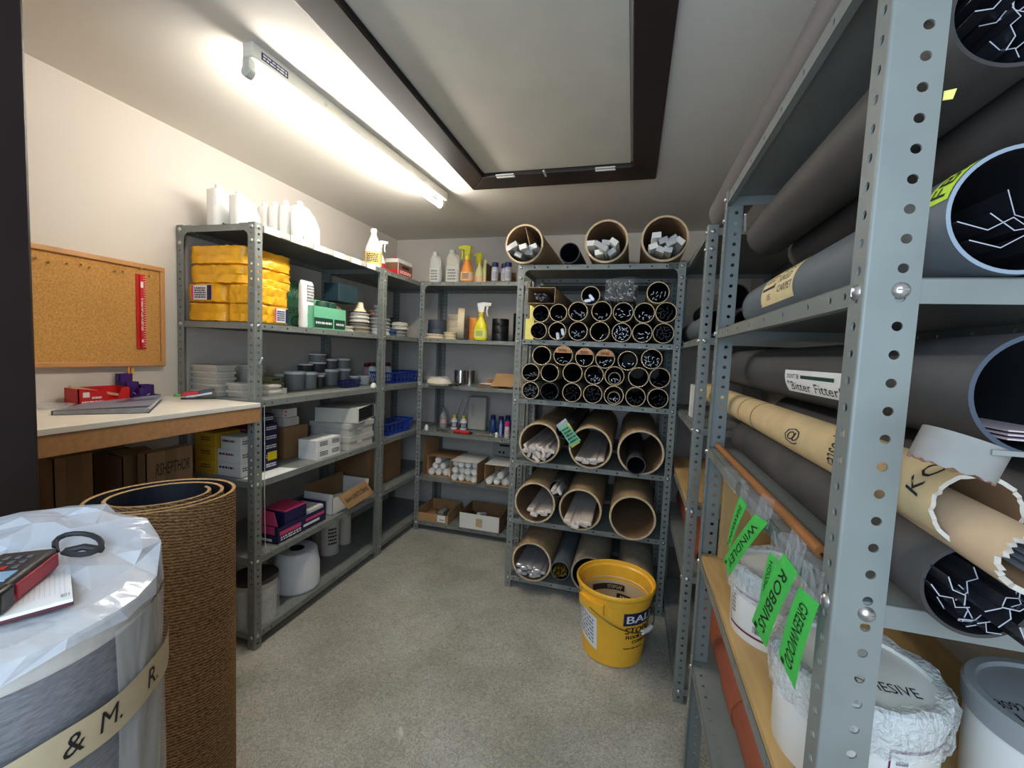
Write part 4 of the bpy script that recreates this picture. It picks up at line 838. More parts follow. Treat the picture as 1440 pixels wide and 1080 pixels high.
m_=MB().lathe([(r*.6,-.022),(r,-.022),(r,.022),(r*.6,.022),(r*.6,-.022)],(0,0,0),36,T=Matrix.Rotation(.38,3,'Z')@Matrix.Rotation(math.pi/2,3,'Y'))
for v in m_.v: v+=Vector((c,2.925,z4+r))
part('tape_winding',m_,CREAM,t)
x0,x1,_,_=FY(2.94,656,673,430,473); c=(x0+x1)/2; r=(x1-x0)/2; z=z4
for i in range(4): z=roll(c+.004,2.985,z,r,.040,ORANGE,'orange tape roll, %s of the stack behind the yellow spray'%('bottom','second up','third up','top')[i],grp='orange tape rolls')
px_trigger(2.885,667,687,425,474,z4,'bright yellow spray bottle with white trigger on the second back shelf',mat('clear_yellow',(236,226,40),.25),WHITE,mat('amber_collar',(226,190,60),.4),(mat('lemon_label',(228,226,120),.5),.1,.44,mat('green_ink',(90,140,70),.6)),.1)
x0,x1,_,_=FY(2.93,689,712,432,474); c=(x0+x1)/2; r=(x1-x0)/2; z=z4
for i in range(3): z=roll(c,2.99,z,r,.053,BLACK,'black tape roll, %s of the short stack near the tube rack post'%('bottom','middle','top')[i],grp='black tape rolls')
x0,x1,_,_=FY(3.0,717,741,421,474); c=(x0+x1)/2; r=(x1-x0)/2; z=z4
for i in range(4): z=roll(c-.0,3.08,z,r*.9,.052,BLACK,'black tape roll, %s of the tall stack behind the tube rack post'%('bottom','second up','third up','top')[i],grp='black tape rolls')
x0,x1,_,z1=FY(2.46,734,748,448,472); solo('paper_block','pale yellow paper block standing in the tube rack beside its left post','paper',MB().box((x0+.02,2.46,z4+.001),(x1+.012,2.54,z1)),PALEY,bev=.002)
x0,x1,_,z1=FY(2.62,741,752,424,470); solo('paper_roll','tall pale yellow paper behind the yellow block in the tube rack','paper',MB().lathe([(.018,z4+.001),(.018,z1)],((x0+x1)/2+.0,2.66,0),20),PALEY)
# shelf at 1.10
z3=1.1005
def FYZ(a,b,t_,bt,z): P=atZ(a,bt,z); return (P[1],)+FY(P[1],a,b,t_,bt)
Y,x0,x1,_,z1=FYZ(596,630,526,541,z3)
b=MB(); rg=random.Random(3); b.loft([(z3,(x0+x1)/2,Y+.06,(x1-x0)/2*.8,.045),(z3+.012,(x0+x1)/2,Y+.06,(x1-x0)/2,.055),(z3+.035,(x0+x1)/2-.01,Y+.06,(x1-x0)/2*.85,.05),(z3+.052,(x0+x1)/2-.02,Y+.06,(x1-x0)/2*.4,.02)],e=2.6)
t=thing('twine_bag','clear bag of cream twine beside the corner post','bag',((x0+x1)/2,Y+.06,z3)); part('twine',b,CREAM,t)
b2=MB(); b2.loft([(z3,(x0+x1)/2,Y+.06,(x1-x0)/2*.9,.052),(z3+.02,(x0+x1)/2,Y+.06,(x1-x0)/2*1.06,.06),(z3+.058,(x0+x1)/2-.01,Y+.06,(x1-x0)/2*.8,.045),(z3+.066,(x0+x1)/2+.04,Y+.06,(x1-x0)/2*.3,.02)],e=2.4); part('clear_film',b2,film('twine_film',.25),t)
for i,(a,b_,y) in enumerate(((638,655,2.99),(652,667,3.08))):
    x0,x1,_,z1=FY(y,a,b_,512,540); c=(x0+x1)/2; r=(x1-x0)/2
    t=thing('metal_canister','shiny steel canister on the back middle shelf, %s'%('front one','rear one')[i],'canister',(c,y,z3)); part('canister_body',MB().lathe([(r,z3),(r,z3+.10),(r*1.03,z3+.102),(r*1.03,z3+.106),(r*.8,z3+.106)],(c,y+.02,0),32),CHROME,t); part('rolled_seam',MB().lathe([(r*1.02,z3),(r*1.02,z3+.006)],(c,y+.02,0),32),CHROME,t)
P=Vector(atZ(629,543,z3)); Q=Vector(atZ(654,539,z3)); t=thing('black_clamp','black handled clamp tool at the front edge of the back middle shelf','tool',tuple(P)); k_=Vector((0,0,.008))
part('ring_grip',MB().pipe([P+k_+Vector((.028*math.cos(a)+.03,.018*math.sin(a)+.03,0)) for a in [i*math.pi/8 for i in range(16)]],.006,8,closed=True),BLACK,t); part('handle',MB().rod(P+k_+Vector((.055,.03,0)),Q+k_+Vector((0,.03,0)),.007,n=10),BLACK,t)
WX0,WX1=-1.06,-.90
solo('cardboard_wad','torn open brown cardboard pack with white paper inside','cardboard',MB().prism([(WX0,2.92,z3),(WX1,2.90,z3),(WX1+.01,3.05,z3),(WX0-.01,3.06,z3)],(0,0,.02)),CARDD)
solo('cardboard_wad','folded brown card pieces stacked on the torn pack','cardboard',MB().prism([(WX0+.03,2.99,z3+.0205),(WX1+.02,2.98,z3+.045),(WX1+.03,3.09,z3+.05),(WX0+.01,3.10,z3+.0205)],(0,.0,.025)),CARDD)
solo('paper_scrap','white paper scrap poking out of the torn cardboard pack','paper',MB().prism([(WX0+.015,2.905,z3+.0205),(WX0+.11,2.90,z3+.0205),(WX0+.10,2.97,z3+.0225),(WX0+.02,2.97,z3+.0225)],(0,0,.004)),PAPER)
c=[atY(690,543,2.88),atY(736,545,2.875),atY(736,527,2.96),atY(698,525,2.96)]; solo('cardboard_flap','tan cardboard panel leaning at a slant by the tube rack post','cardboard',MB().prism(c,(0,.003,.001)),CARD)
carton('brown_box','low brown carton under the slanted tan panel','' and 0 or (-.80,2.97,z3),(-.70,3.12,z3+.045),CARDD)
# shelf at 0.75
z2=.7505
x0,x1,_,z1=FY(3.05,615,630,562,596); lathe_bottle((x0+x1)/2,3.07,z2,[(.028,0),(.031,.004),(.031,.08),(.018,.115),(.012,.125)],.03,.011,mat('clear_grey',(170,170,168),.25),GREYP,'clear grey bottle with red label near the corner on the shelf of small tools',(mat('rose_label',(196,130,130),.5),.03,.075,PAPER))
for i,(a,b_) in enumerate(((632,645),(646,657))):
    x0,x1,_,z1=FY(3.03,a,b_,568,594); lathe_bottle((x0+x1)/2,3.04,z2,[(.024,0),(.026,.004),(.026,.065),(.016,.085),(.011,.09)],.022,.012,WHITE,YELP,'white glue bottle with yellow cap and blue band, %s'%('nearer the corner','nearer the grey case')[i],(NAVYP,.02,.055,PAPER))
x0,x1,_,z1=FY(3.07,657,683,558,602); t=thing('equipment_case','pale grey upright case with grey lettering behind small tools','case',((x0+x1)/2,3.10,z2)); part('case_body',MB().box((x0,3.07,z2),(x1,3.13,z1)),mat('pale_case',(168,166,158),.5),t,bev=.012); f=faceY(x0,x1,3.07,z2,z1,.0008)
part('lettering',text_on('WEDI',lambda u,v:f(.28+.14*(1-v),.3+.4*(u)),0,0,1,1),GREYP,t) if False else part('lettering',dashes(lambda u,v:f(.22+.16*v,.78-.35*u),0,0,1,1,2,0,None,6),GREYP,t)
for i,(a,b_,y) in enumerate(((687,698,3.05),(697,711,3.02),(708,719,3.09))):
    x0,x1,_,z1=FY(y,a,b_,566,604); c=(x0+x1)/2; lathe_bottle(c,y+.02,z2,[(.026,0),(.028,.004),(.028,.08),(.018,.10)],.03,.018,mat('navy_clear',(40,70,120),.25),NAVYP,'dark blue bottle by the tube rack post, %s of three'%('first','middle','last')[i])
x0,x1,_,z1=FY(2.89,708,718,577,611); lathe_bottle((x0+x1)/2,2.90,z2,[(.017,0),(.018,.002),(.018,.085)],.032,.0185,mat('pale_tube',(206,204,204),.4),mat('hot_pink',(226,50,130),.4),'white aerosol tube with hot pink cap beside the rack post',(mat('pale_label',(216,214,216),.5),.02,.07,PINK))
x0,x1,_,z1=FY(2.93,700,708,580,606); solo('white_sealant','slim white and navy tube left of the pink capped aerosol','tube',MB().lathe([(.010,z2),(.011,z2+.08),(.004,z2+.1),(.003,z2+.12)],((x0+x1)/2,2.94,0),16),mat('navy_white',(150,156,190),.4))
P=atY(598,604,2.88); solo('white_candle','small white cylinder bottle at the front of the shelf by the corner post','bottle',MB().lathe([(.014,z2),(.015,z2+.025),(.010,z2+.033),(.009,z2+.042)],(P[0],P[1]+.02,0),18),WHITE)
P=Vector(atY(637,604,2.875)); Q=Vector(atY(659,605,2.87)); P.z=Q.z=z2; solo('red_tool_handle','red handled tool lying on the front of the shelf of small tools','tool',MB().rod(P+Vector((0,.02,.013)),Q+Vector((0,.02,.013)),.013,n=14),RED); 
solo('black_tip','black tip beyond the red handled tool','tool',MB().rod(Q+Vector((.003,.02,.013)),Q+Vector((.02,.03,.012)),.010,.006,n=12),BLACK)
for i,(a,b_) in enumerate((((612,600),(628,602)),((618,596),(624,594)),((670,604),(684,607)),((640,597),(655,597)),((683,604),(692,607)))):
    p=Vector(atY(*a,2.88+.02*(i%2))); q=Vector(atY(*b_,2.88+.02*(i%2))); p.z=q.z=z2; solo('metal_tool','thin metal tool lying on the small tools shelf, %s from the corner'%ORD[i],'tool',MB().rod(p+Vector((0,.03,.006)),q+Vector((0,.03,.006)),.0055,.004,n=8),CHROME,'loose metal tools')
P=atY(687,607,2.89); solo('steel_ball','chrome round knob near the white bottles on the small tools shelf','knob',MB().lathe([(.004,z2),(.012,z2+.004),(.014,z2+.012),(.010,z2+.021),(.001,z2+.024)],(P[0]+.01,P[1]+.03,0),18),CHROME)
P=atY(697,612,2.875); solo('bottle_stopper','small white cylinder cap near the rack post on the tools shelf','cap',MB().lathe([(.011,z2),(.011,z2+.03),(.008,z2+.034)],(P[0],P[1]+.02,0),18),WHITE)
for i in range(2): solo('dowel_rod','thin clear rod leaning in the corner behind the small tools, %s'%('first','second')[i],'rod',MB().rod((-1.36+.05*i,3.16,z2),(-1.30+.05*i,3.22,z2+.22),.004,n=8),LGREY)
# shelf at 0.41 : cartons of cartridge tubes
z1_=.4105
def cartridge_box(x0,x1,y0,hh,dp,label,pos,boxm,topm,r,torn=False):
    t=thing('cartridge_carton',label,'box',((x0+x1)/2,y0+dp/2,z1_),'cartons of cartridge tubes'); b=MB(); w=.003
    b.box((x0,y0,z1_),(x1,y0+dp,z1_+w)); b.box((x0,y0,z1_),(x0+w,y0+dp,z1_+hh)); b.box((x1-w,y0,z1_),(x1,y0+dp,z1_+hh)); b.box((x0,y0+dp-w,z1_),(x1,y0+dp,z1_+hh)); part('carton_body',b,boxm,t)
    part('carton_top',MB().box((x0,y0,z1_+hh),(x1,y0+dp,z1_+hh+w)),topm,t)
    for i,(u,v) in enumerate(pos):
        cx=x0+w+r+u*2*r; cz=z1_+w+r+.0005+v*2*r; yy=y0+.012+(.012*((i*7)%3))
        k=thing('cartridge_tube','white cartridge tube in the %s carton, %s counted from the bottom left'%(label.split()[0],ORD[i]),'tube',(cx,yy,cz-r),'white cartridge tubes')
        part('barrel',MB().rod((cx,yy,cz),(cx,yy+.2,cz),r*.96,n=20),WHITE,k); part('end_plug',MB().lathe([(r*.80,0),(r*.80,.002),(r*.5,.004),(r*.45,-.0)],(0,0,0),20,T=Matrix.Translation((cx,yy-.0002,cz)).to_3x3()@Matrix.Rotation(math.pi/2,3,'X')) if False else MB().hollow((cx,yy-.003,cz),(cx,yy-.0002,cz),r*.9,r*.62,20,(0,0,0)),LGREY,k)
x0,x1,_,_=FY(2.90,601,637,660,668); 
S=(x1-x0-.006)/8.001
cartridge_box(x0,x1+.012,2.895,.150,.25,'leftmost open brown carton of white cartridge tubes on the back shelf',[(0,0),(1,0),(2,0),(3,0),(.5,.87),(1.5,.87),(1,1.74)],CARD,CARDD,(x1+.012-x0-.008)/8)
x0b,x1b,_,_=FY(2.835,633,671,660,676); 
cartridge_box(x0b,x1b,2.832,.150,.25,'middle full carton of white cartridge tubes jutting over the shelf edge',[(i,j) for j in range(3) for i in range(4)],CARD,WCARD,(x1b-x0b-.008)/8)
x0c,x1c,_,_=FY(2.845,681,722,668,688); x1c=-.762
cartridge_box(x0c,x1c+.03,2.845,.150,.24,'rightmost half empty carton of cartridge tubes beside the rack post',[(0,0),(1.05,0),(2.1,0),(1.6,.87),(3.1,0)],CARD,WCARD,(x1c+.03-x0c-.008)/8.4)
t=thing('junction_box','pale grey meter box with black dots low on the back wall','electrical box',(-.80,3.2,.60)); x0,x1,z0,zz=FY(3.22,694,716,620,641); part('box_body',MB().box((x0,3.20,z0),(x1+.1,3.2615,zz)),mat('pale_case',(168,166,158),.5),t,bev=.003)
s_=MB(); f=faceY(x0,x1+.1,3.20,z0,zz,.001)
for u in (.22,.36): quad_on(f,u,.2,u+.07,.36,0,s_)
quad_on(f,.25,.68,.6,.82,0,s_); part('socket_marks',s_,BLACK,t)
solo('cardboard_flap','brown cardboard flap standing upright in the corner behind cartons','cardboard',MB().prism([(-1.468,2.90,z1_),(-1.425,3.08,z1_),(-1.425,3.08,z1_+.26),(-1.468,2.90,z1_+.29)],(.003,-.002,0)),CARDD)
# bottom shelf
z0_=.0705
def open_tray(x0,x1,y0,y1,h,m,label,front=None,name='open_tray'):
    t=thing(name,label,'box',((x0+x1)/2,(y0+y1)/2,z0_)); b=MB(); w=.004
    for lo,hi in (((x0,y0,z0_),(x1,y1,z0_+w)),((x0,y0,z0_),(x0+w,y1,z0_+h)),((x1-w,y0,z0_),(x1,y1,z0_+h)),((x0,y1-w,z0_),(x1,y1,z0_+h))): b.box(lo,hi)
    part('carton_body',b,m,t); fr=MB(); fr.box((x0+w,y0,z0_+w),(x1-w,y0+w,z0_+h*(.75 if front is None else 1))); part('front_panel',fr,front or m,t); return t
x0,x1,_,_=FY(2.87,586,630,725,737); open_tray(x0,x1,2.868,3.14,.085,CARD,'open brown cardboard tray of oddments on the bottom back shelf')
solo('brown_paper','crumpled brown paper in the open cardboard tray','paper',MB().loft([(z0_+.005,x0+.08,2.95,.06,.05),(z0_+.03,x0+.08,2.95,.055,.045),(z0_+.045,x0+.09,2.97,.02,.02)],e=2.5),CARDD)
b=MB(); b.box((x1-.10,2.90,z0_+.005),(x1-.055,3.0,z0_+.075)); solo('grey_fitting','grey plastic fitting in the open cardboard tray','fitting',b,GREYP,bev=.006)
b=MB(); b.box((x1-.085,2.865,z0_+.012),(x1-.022,2.8675,z0_+.06)); tag_=thing('tray_label','white printed label on the open cardboard tray front','label',(x1-.05,2.866,z0_+.012)); part('label_card',b,PAPER,tag_); part('print',dashes(faceY(x1-.085,x1-.022,2.865,z0_+.012,z0_+.06,.0005),.3,.2,.9,.45,2,0,None,4),INK,tag_)
solo('black_strip','black plastic strip lying in the open cardboard tray','strip',MB().box((x1-.045,2.91,z0_+.005),(x1-.025,3.10,z0_+.02)),BLACK)
x0,x1,_,_=FY(2.85,645,702,735,748); t=open_tray(x0,x1,2.852,3.12,.115,CARDD,'open white fronted box on the bottom back shelf beside the tray',WCARD,'open_box')
b=MB(); f=faceY(x0,x1,2.852,z0_,z0_+.115,.0008); quad_on(f,.42,.2,.58,.75,0,b); part('front_tape',b,mat('parcel_tape2',(190,170,130),.4),t)
solo('white_fitting','white pipe fitting lying in the white fronted box','fitting',MB().rod((x0+.13,2.90,z0_+.10),(x0+.15,3.0,z0_+.07),.014,n=14),LGREY); solo('black_fitting','black fitting lying in the white fronted box','fitting',MB().rod((x0+.10,2.93,z0_+.06),(x0+.05,3.0,z0_+.06),.02,n=14),BLACK)
# ------------------------------------------------------------------ tube rack
SF={'second':1.431,'third':1.1005,'fourth':.7505,'fifth':.4105,'bottom':.0705,'top':1.8365}
_SMESH={}
def strip_mesh(kind,L):
    k=(kind,round(L,2))
    if k not in _SMESH:
        b=MB()
        if kind=='flat': b.box((-.0065,0,-.0007),(.0065,L,.0007))
        elif kind=='angle': b.prism([(-.006,0,-.004),(.006,0,-.004),(.006,0,-.003),(-.005,0,-.003),(-.005,0,.005),(-.006,0,.005)],(0,L,0))
        elif kind=='ubar': b.prism([(-.008,0,-.004),(.008,0,-.004),(.008,0,.004),(.007,0,.004),(.007,0,-.003),(-.007,0,-.003),(-.007,0,.004),(-.008,0,.004)],(0,L,0))
        elif kind=='zbar': b.prism([(-.008,0,-.004),(.0005,0,-.004),(.0005,0,.003),(.008,0,.003),(.008,0,.004),(-.0005,0,.004),(-.0005,0,-.003),(-.008,0,-.003)],(0,L,0))
        elif kind=='wrap': b.loft([(0,0,0,.018,.007),(.004,0,0,.021,.010),(L-.004,0,0,.021,.010),(L,0,0,.018,.007)],n=16,e=3.5); [None for v in b.v]; b.v=[Vector((v.x,v.z,v.y)) for v in b.v]
        elif kind=='cube': b.box((-.020,0,-.013),(.020,L,.013))
        elif kind=='ring': b.hollow((0,0,0),(0,L,0),.036,.032,28,(0,0,0))
        _SMESH[k]=b
    return _SMESH[k]
_SOBJ={}
def smesh(kind,L,m):
    k=(kind,round(L,2),m.name)
    if k not in _SOBJ: _SOBJ[k]=strip_mesh(kind,L).mesh('trim_profile',[m])
    return _SOBJ[k]
NSTRIP=[0]
def fill(cx,y,cz,ri,n,kind,m,L,label,group,seed,level=1.0,name='metal_edging',cat='trim',out=(0,.03),size=.012,flat=False,spin=True):
    """individual trims lying in a tube; lowest free places first"""
    rg=random.Random(seed); pts=[]; tries=0
    while len(pts)<n and tries<4000:
        tries+=1; a=rg.uniform(-1,1)*(ri-size); q=rg.uniform(-1,-1+2*level)*(ri-size)
        if a*a+q*q>(ri-size)**2: continue
        if all((a-p[0])**2+(q-p[1])**2>(size*1.15*(1 if tries<2500 else .8))**2 for p in pts): pts.append((a,q))
    for a,q in sorted(pts,key=lambda p:p[1]):
        o=inst(name,smesh(kind,L,m),(cx+a,y-rg.uniform(*out),cz+q),None,rot=(rg.uniform(-.004,.004),(rg.uniform(0,6.28) if spin else rg.uniform(-.25,.25)),rg.uniform(-.006,.006))); tag(o,label,cat,group); NSTRIP[0]+=1
TN={'n':0}
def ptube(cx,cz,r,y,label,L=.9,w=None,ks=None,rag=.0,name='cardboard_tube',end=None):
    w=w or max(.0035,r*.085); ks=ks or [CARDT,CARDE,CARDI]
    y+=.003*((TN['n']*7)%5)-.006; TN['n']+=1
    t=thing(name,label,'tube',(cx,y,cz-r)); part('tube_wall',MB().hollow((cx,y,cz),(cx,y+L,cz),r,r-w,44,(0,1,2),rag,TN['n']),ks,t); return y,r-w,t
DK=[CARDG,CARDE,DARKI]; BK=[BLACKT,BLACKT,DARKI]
def zc5(q,zm,ox,oy,sc): return None
def row(scale,ox,oy,items,Y,zbase,rowname,shelf,lower=None):
    res=[]
    for i,(px,py,pr) in enumerate(items):
        X,Y_,Z=atY(ox+px/scale,oy+py/scale,Y); X2=atY(ox+(px+pr)/scale,oy+py/scale,Y)[0]; r=abs(X2-X)*.985
        res.append([X,Z,r])
    return res
YT=2.312
P2=[row(4.8,700,290,[(277,808,58),(402,815,62),(542,815,67),(690,815,70),(838,820,70),(985,825,72),(1145,825,76)],YT,1.431,'bottom','second'),
    row(4.8,700,290,[(290,690,60),(410,690,62),(542,678,69),(703,675,72),(852,675,73),(1005,678,75),(1163,678,77)],YT,1.431,'upper','second')]
P3=[row(4.8,700,460,[(220,415,60),(350,422,64),(500,433,68),(640,443,68),(783,453,70),(930,462,72),(1083,475,75)],YT,1.1,'bottom','third'),
    row(4.8,700,460,[(222,288,62),(350,290,64),(505,302,70),(650,315,68),(788,318,70),(955,325,73),(1110,330,76)],YT,1.1,'middle','third'),
    row(4.8,700,460,[(298,165,66),(440,188,68),(587,195,66),(725,198,69),(877,207,70),(1040,203,75)],YT,1.1,'top','third')]
def settle(rows,zb):
    for j,R in enumerate(rows):
        for i,c in enumerate(R):
            if j==0: c[1]=zb+c[2]+.0005
        for _ in range(60):
            for i in range(len(R)-1):
                d=R[i+1][0]-R[i][0]; zz=R[i+1][1]-R[i][1]; D=math.hypot(d,zz); s_=R[i][2]+R[i+1][2]+.0006
                if D<s_: e=(s_-D)/2; R[i][0]-=e; R[i+1][0]+=e
    for j in range(1,len(rows)):
        for c in rows[j]:
            zmin=zb+c[2]
            for q in rows[j-1]:
                dx=abs(c[0]-q[0]); s_=c[2]+q[2]+.0006
                if dx<s_: zmin=max(zmin,q[1]+math.sqrt(s_*s_-dx*dx))
            c[1]=zmin
    return rows
for R in P2+P3:
    for c in R: c[2]*=.985; c[0]=max(-.592+c[2],min(.186-c[2],c[0]))
settle(P2,1.4315); settle(P3,1.101)
SH2=[('tangled dark trims','angle',BLKTRIM,9,.9),('crumpled silver foil','wrap',SILVERP,2,.45),('bright silver channel trims','ubar',ALU,5,.6),('a few white trims','flat',ALU,2,.3),('a full load of silver trims','angle',ALU,16,1),('white wrapped trims','flat',ALU,7,.55),('many black edged trims','zbar',BLKTRIM,18,1)]
SH2b=[('black and silver trims','angle',BLKTRIM,8,.55),('a pinch of white trims','flat',ALU,3,.25),('silver curved trims','ubar',ALU,6,.5),('a few curled silver trims','angle',ALU,4,.35),('stacked flat silver trims','flat',ALU,9,.75),('curled silver trims','angle',ALU,6,.5),('black and silver trims','zbar',BLKTRIM,14,.8)]
SH3=[('packed silver trims','angle',ALU,13,.9),('black curled trims','angle',BLKTRIM,6,.5),('a dense load of black trims','zbar',BLKTRIM,15,.95),('dense silver edged black trims','zbar',BLKTRIM,15,.9),('a nested smaller tube','ring',CARDG,1,.4),('tall silver channel trims','ubar',BLKTRIM,6,.5),('curved black trims at one side','angle',BLKTRIM,10,.8)]
SH3b=[('silver trims','flat',ALU,7,.5),(None,)*3+(0,0),(None,)*3+(0,0),('silver trims along the bottom','angle',ALU,7,.4),('a nested smaller tube','ring',CARDG,1,.5),(None,)*3+(0,0),('thin trims along the bottom','flat',BLKTRIM,4,.3)]
SH3c=[(None,)*3+(0,0),('trims under a card','flat',ALU,5,.35),('trims under a card','flat',ALU,3,.3),('trims under a card','angle',ALU,5,.35),('pale trims on the bottom','flat',ALU,4,.3),('many silver trims','angle',ALU,12,.6)]
def small_row(R,S,shelf,rown,sd,dark=()):
    for i,(c,sp) in enumerate(zip(R,S)):
        desc=sp[0]; l='small tube %s from left, %s row, %s shelf, %s'%(ORD[i],rown,shelf,('holding '+desc) if desc else 'standing empty')
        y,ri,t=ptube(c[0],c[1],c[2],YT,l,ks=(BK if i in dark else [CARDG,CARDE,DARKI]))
        if desc:
            g='trims in tube %s of the %s row on the %s shelf'%(ORD[i],rown,shelf)
            if sp[1]=='ring':
                yy=y+.03; k=thing('inner_tube','narrow grey tube nested inside the fifth tube of the %s row, third shelf'%rown,'tube',(c[0],yy,c[1]-ri)); r2=ri*.70; part('tube_wall',MB().hollow((c[0],yy,c[1]-ri+r2+.0006),(c[0],yy+.8,c[1]-ri+r2+.0006),r2,r2*.88,32),[CARDG,CARDE,DARKI],k)
                fill(c[0],yy,c[1]-ri+r2,r2*.86,5,'flat',ALU,.5,'silver trim in the nested narrow tube, fifth of the %s row, third shelf'%rown,g,sd+i,.5,out=(0,.01),size=.011)
            else:
                fill(c[0],y,c[1],ri,sp[3],sp[1],sp[2],.5,'thin %s trim in the %s tube from left, %s row, %s rack shelf'%('black' if sp[2] is BLKTRIM else 'silver',ORD[i],rown,shelf),g,sd+i,sp[4],out=(0,.012),size=.011)
small_row(P2[0],SH2,'second','bottom',100); small_row(P2[1],SH2b,'second','upper',120)
small_row(P3[0],SH3,'third','bottom',140,dark=(1,)); small_row(P3[1],SH3b,'third','middle',160); small_row(P3[2],SH3c,'third','top',180)
for i in (1,2,3):
    c=P3[2][i]; r=c[2]*.93; a0=(.30,.35,.30)[i-1]
    pts=[(c[0]+r*math.cos(a),YT-.012,c[1]+r*math.sin(a)) for a in [a0+(math.pi-2*a0)*k/12 for k in range(13)]]
    t=thing('tube_card','brown handwritten card half covering the %s tube of the top row, third shelf'%ORD[i],'card',(c[0],YT-.012,c[1])); part('card_face',MB().prism(pts,(0,.002,0)),mat('tan_card',(196,140,98),.8),t)
    part('lettering',dashes(faceY(c[0]-r*.5,c[0]+r*.5,YT-.012,c[1]+r*.42,c[1]+r*.72),.05,0,.95,1,2,0,None,i),INK,t)
# top-row oddments of the second shelf
zr=max(c[1]+c[2] for c in P2[1])
def toprow(px,py,pr):
    X,_,Z=atY(700+px/4.8,290+py/4.8,YT); X2=atY(700+(px+pr)/4.8,290+py/4.8,YT)[0]; c=[X,Z,(X2-X)*.98]; zm=0
    for q in P2[1]:
        dx=abs(c[0]-q[0]); s_=c[2]+q[2]+.0006
        if dx<s_: zm=max(zm,q[1]+math.sqrt(s_*s_-dx*dx))
    c[1]=zm; return c
c=toprow(628,562,66); y,ri,_=ptube(c[0],c[1],c[2],YT,'single small tube resting on top of second shelf tubes left of the clear bag',ks=[CARDG,CARDE,DARKI]); fill(c[0],y,c[1],ri,2,'wrap',ALU,.4,'short white trim end in the single upper tube left of the clear bag','trims in the single upper tube',7,.3,size=.014)
c=toprow(1085,535,80); y,ri,_=ptube(c[0],c[1],c[2],YT,'single larger tube resting on top of second shelf tubes right of the clear bag',ks=[CARDT,CARDE,DARKI]); fill(c[0],y,c[1],ri,10,'flat',ALU,.4,'thin silver trim in the single upper tube right of the clear bag','trims in the upper tube right of the bag',8,.5,size=.011)
def lowtop(x0,x1): return max(q[1]+q[2] for q in P2[1] if q[0]+q[2]>x0 and q[0]-q[2]<x1)+.0008
x0,x1,za,zb_=FY(YT,742,781,397,421); zb0=lowtop(x0,x1); t=thing('trim_carton','open ended long brown carton of silver trims above the first two tubes','box',((x0+x1)/2,YT,zb0)); w=.003; h=zb_-za-.004; b=MB()
for lo,hi in (((x0,YT,zb0),(x1,YT+.8,zb0+w)),((x0,YT,zb0),(x0+w,YT+.8,zb0+h)),((x1-w,YT,zb0),(x1,YT+.8,zb0+h)),((x0,YT,zb0+h-w),(x1,YT+.8,zb0+h))): b.box(lo,hi)
part('carton_body',b,CARDT,t); fill((x0+x1)/2,YT,zb0+h*.5,h*.46,11,'angle',ALU,.5,'silver trim in the long brown carton above the first tubes','trims in the long carton',21,.55,size=.011)
x0,x1,za,zb_=FY(YT-.01,849,899,383,416); zb0=lowtop(x0,x1); h=zb_-za
t=thing('clear_trim_bag','boxy clear plastic bag packed with pale trims above the fourth tube','bag',((x0+x1)/2,YT,zb0)); b=MB(); b.loft([(zb0,(x0+x1)/2,YT+.35,(x1-x0)/2,.36),(zb0+h*.5,(x0+x1)/2,YT+.35,(x1-x0)/2,.36),(zb0+h*.95,(x0+x1)/2,YT+.35,(x1-x0)/2*1.0,.355),(zb0+h*1.08,(x0+x1)/2+.03,YT+.3,(x1-x0)/2*.6,.28)],e=9,n=40); part('film_sleeve',b,film('bag_sleeve',.10,bscale=40),t)
cx,cz=(x0+x1)/2,zb0+h*.5; rg=random.Random(77)
for i in range(46):
    a=rg.uniform(-1,1)*(x1-x0)*.44; q=zb0+.012+(h-.026)*rg.random(); o=inst('metal_edging',smesh('flat' if i%2 else 'angle',.5,(SILVERP,CREAM,ALU)[i%3]),(cx+a,YT+rg.uniform(.0,.02),q),None,rot=(0,rg.uniform(0,6.28),0)); tag(o,'pale thin trim packed in the boxy clear plastic bag','trim','trims in the clear bag')
# big tubes
def big(scale,ox,oy,px,py,pr,shelf,label,Y=2.30,ks=None,L=.92,sit=True,w=.010,name='cardboard_tube'):
    X,_,Z=atY(ox+px/scale,oy+py/scale,Y); r=abs(atY(ox+(px+pr)/scale,oy+py/scale,Y)[0]-X)
    r*=.955
    if shelf!='top': X=max(-.592+r,min(.185-r,X))
    if sit: Z=SF[shelf]+r+.0008
    y,ri,t=ptube(X,Z,r,Y,label,L,w,ks,.002,name); return X,y,Z,r,ri
B4=[big(4.8,690,560,328,275,146,'fourth','big cardboard tube at left end of fourth shelf, stuffed with wrapped trims'),big(4.8,690,560,672,305,157,'fourth','big cardboard tube in middle of fourth shelf with wrapped trims along bottom'),big(4.8,690,560,1013,345,170,'fourth','big cardboard tube at right end of fourth shelf with dark tube inside')]
B5=[big(4.8,690,560,290,672,146,'fifth','big cardboard tube at left end of fifth shelf with white flat trims'),big(4.8,690,560,605,725,154,'fifth','big cardboard tube in middle of fifth shelf with white trims jutting out'),big(4.8,690,560,955,820,170,'fifth','empty big cardboard tube at right end of fifth shelf',Y=2.27)]
B6=[big(4.697,690,720,262,318,138,'bottom','big cardboard tube at left end of bottom shelf full of wrapped trims'),big(4.697,690,720,655,375,134,'bottom','big grey tube on bottom shelf partly hidden behind the yellow bucket',ks=[CARDG,CARDG,DARKI]),big(4.697,690,720,990,410,136,'bottom','big grey tube at right end of bottom shelf behind the yellow bucket',ks=[CARDG,CARDG,DARKI])]
X,y,Z,r,ri=B4[0]; fill(X,y,Z,ri,24,'wrap',WRAPT,.8,'plastic wrapped white trim in the left big tube of the fourth shelf','wrapped trims, fourth shelf left tube',31,.36,'wrapped_edging',out=(0,.05),size=.021)
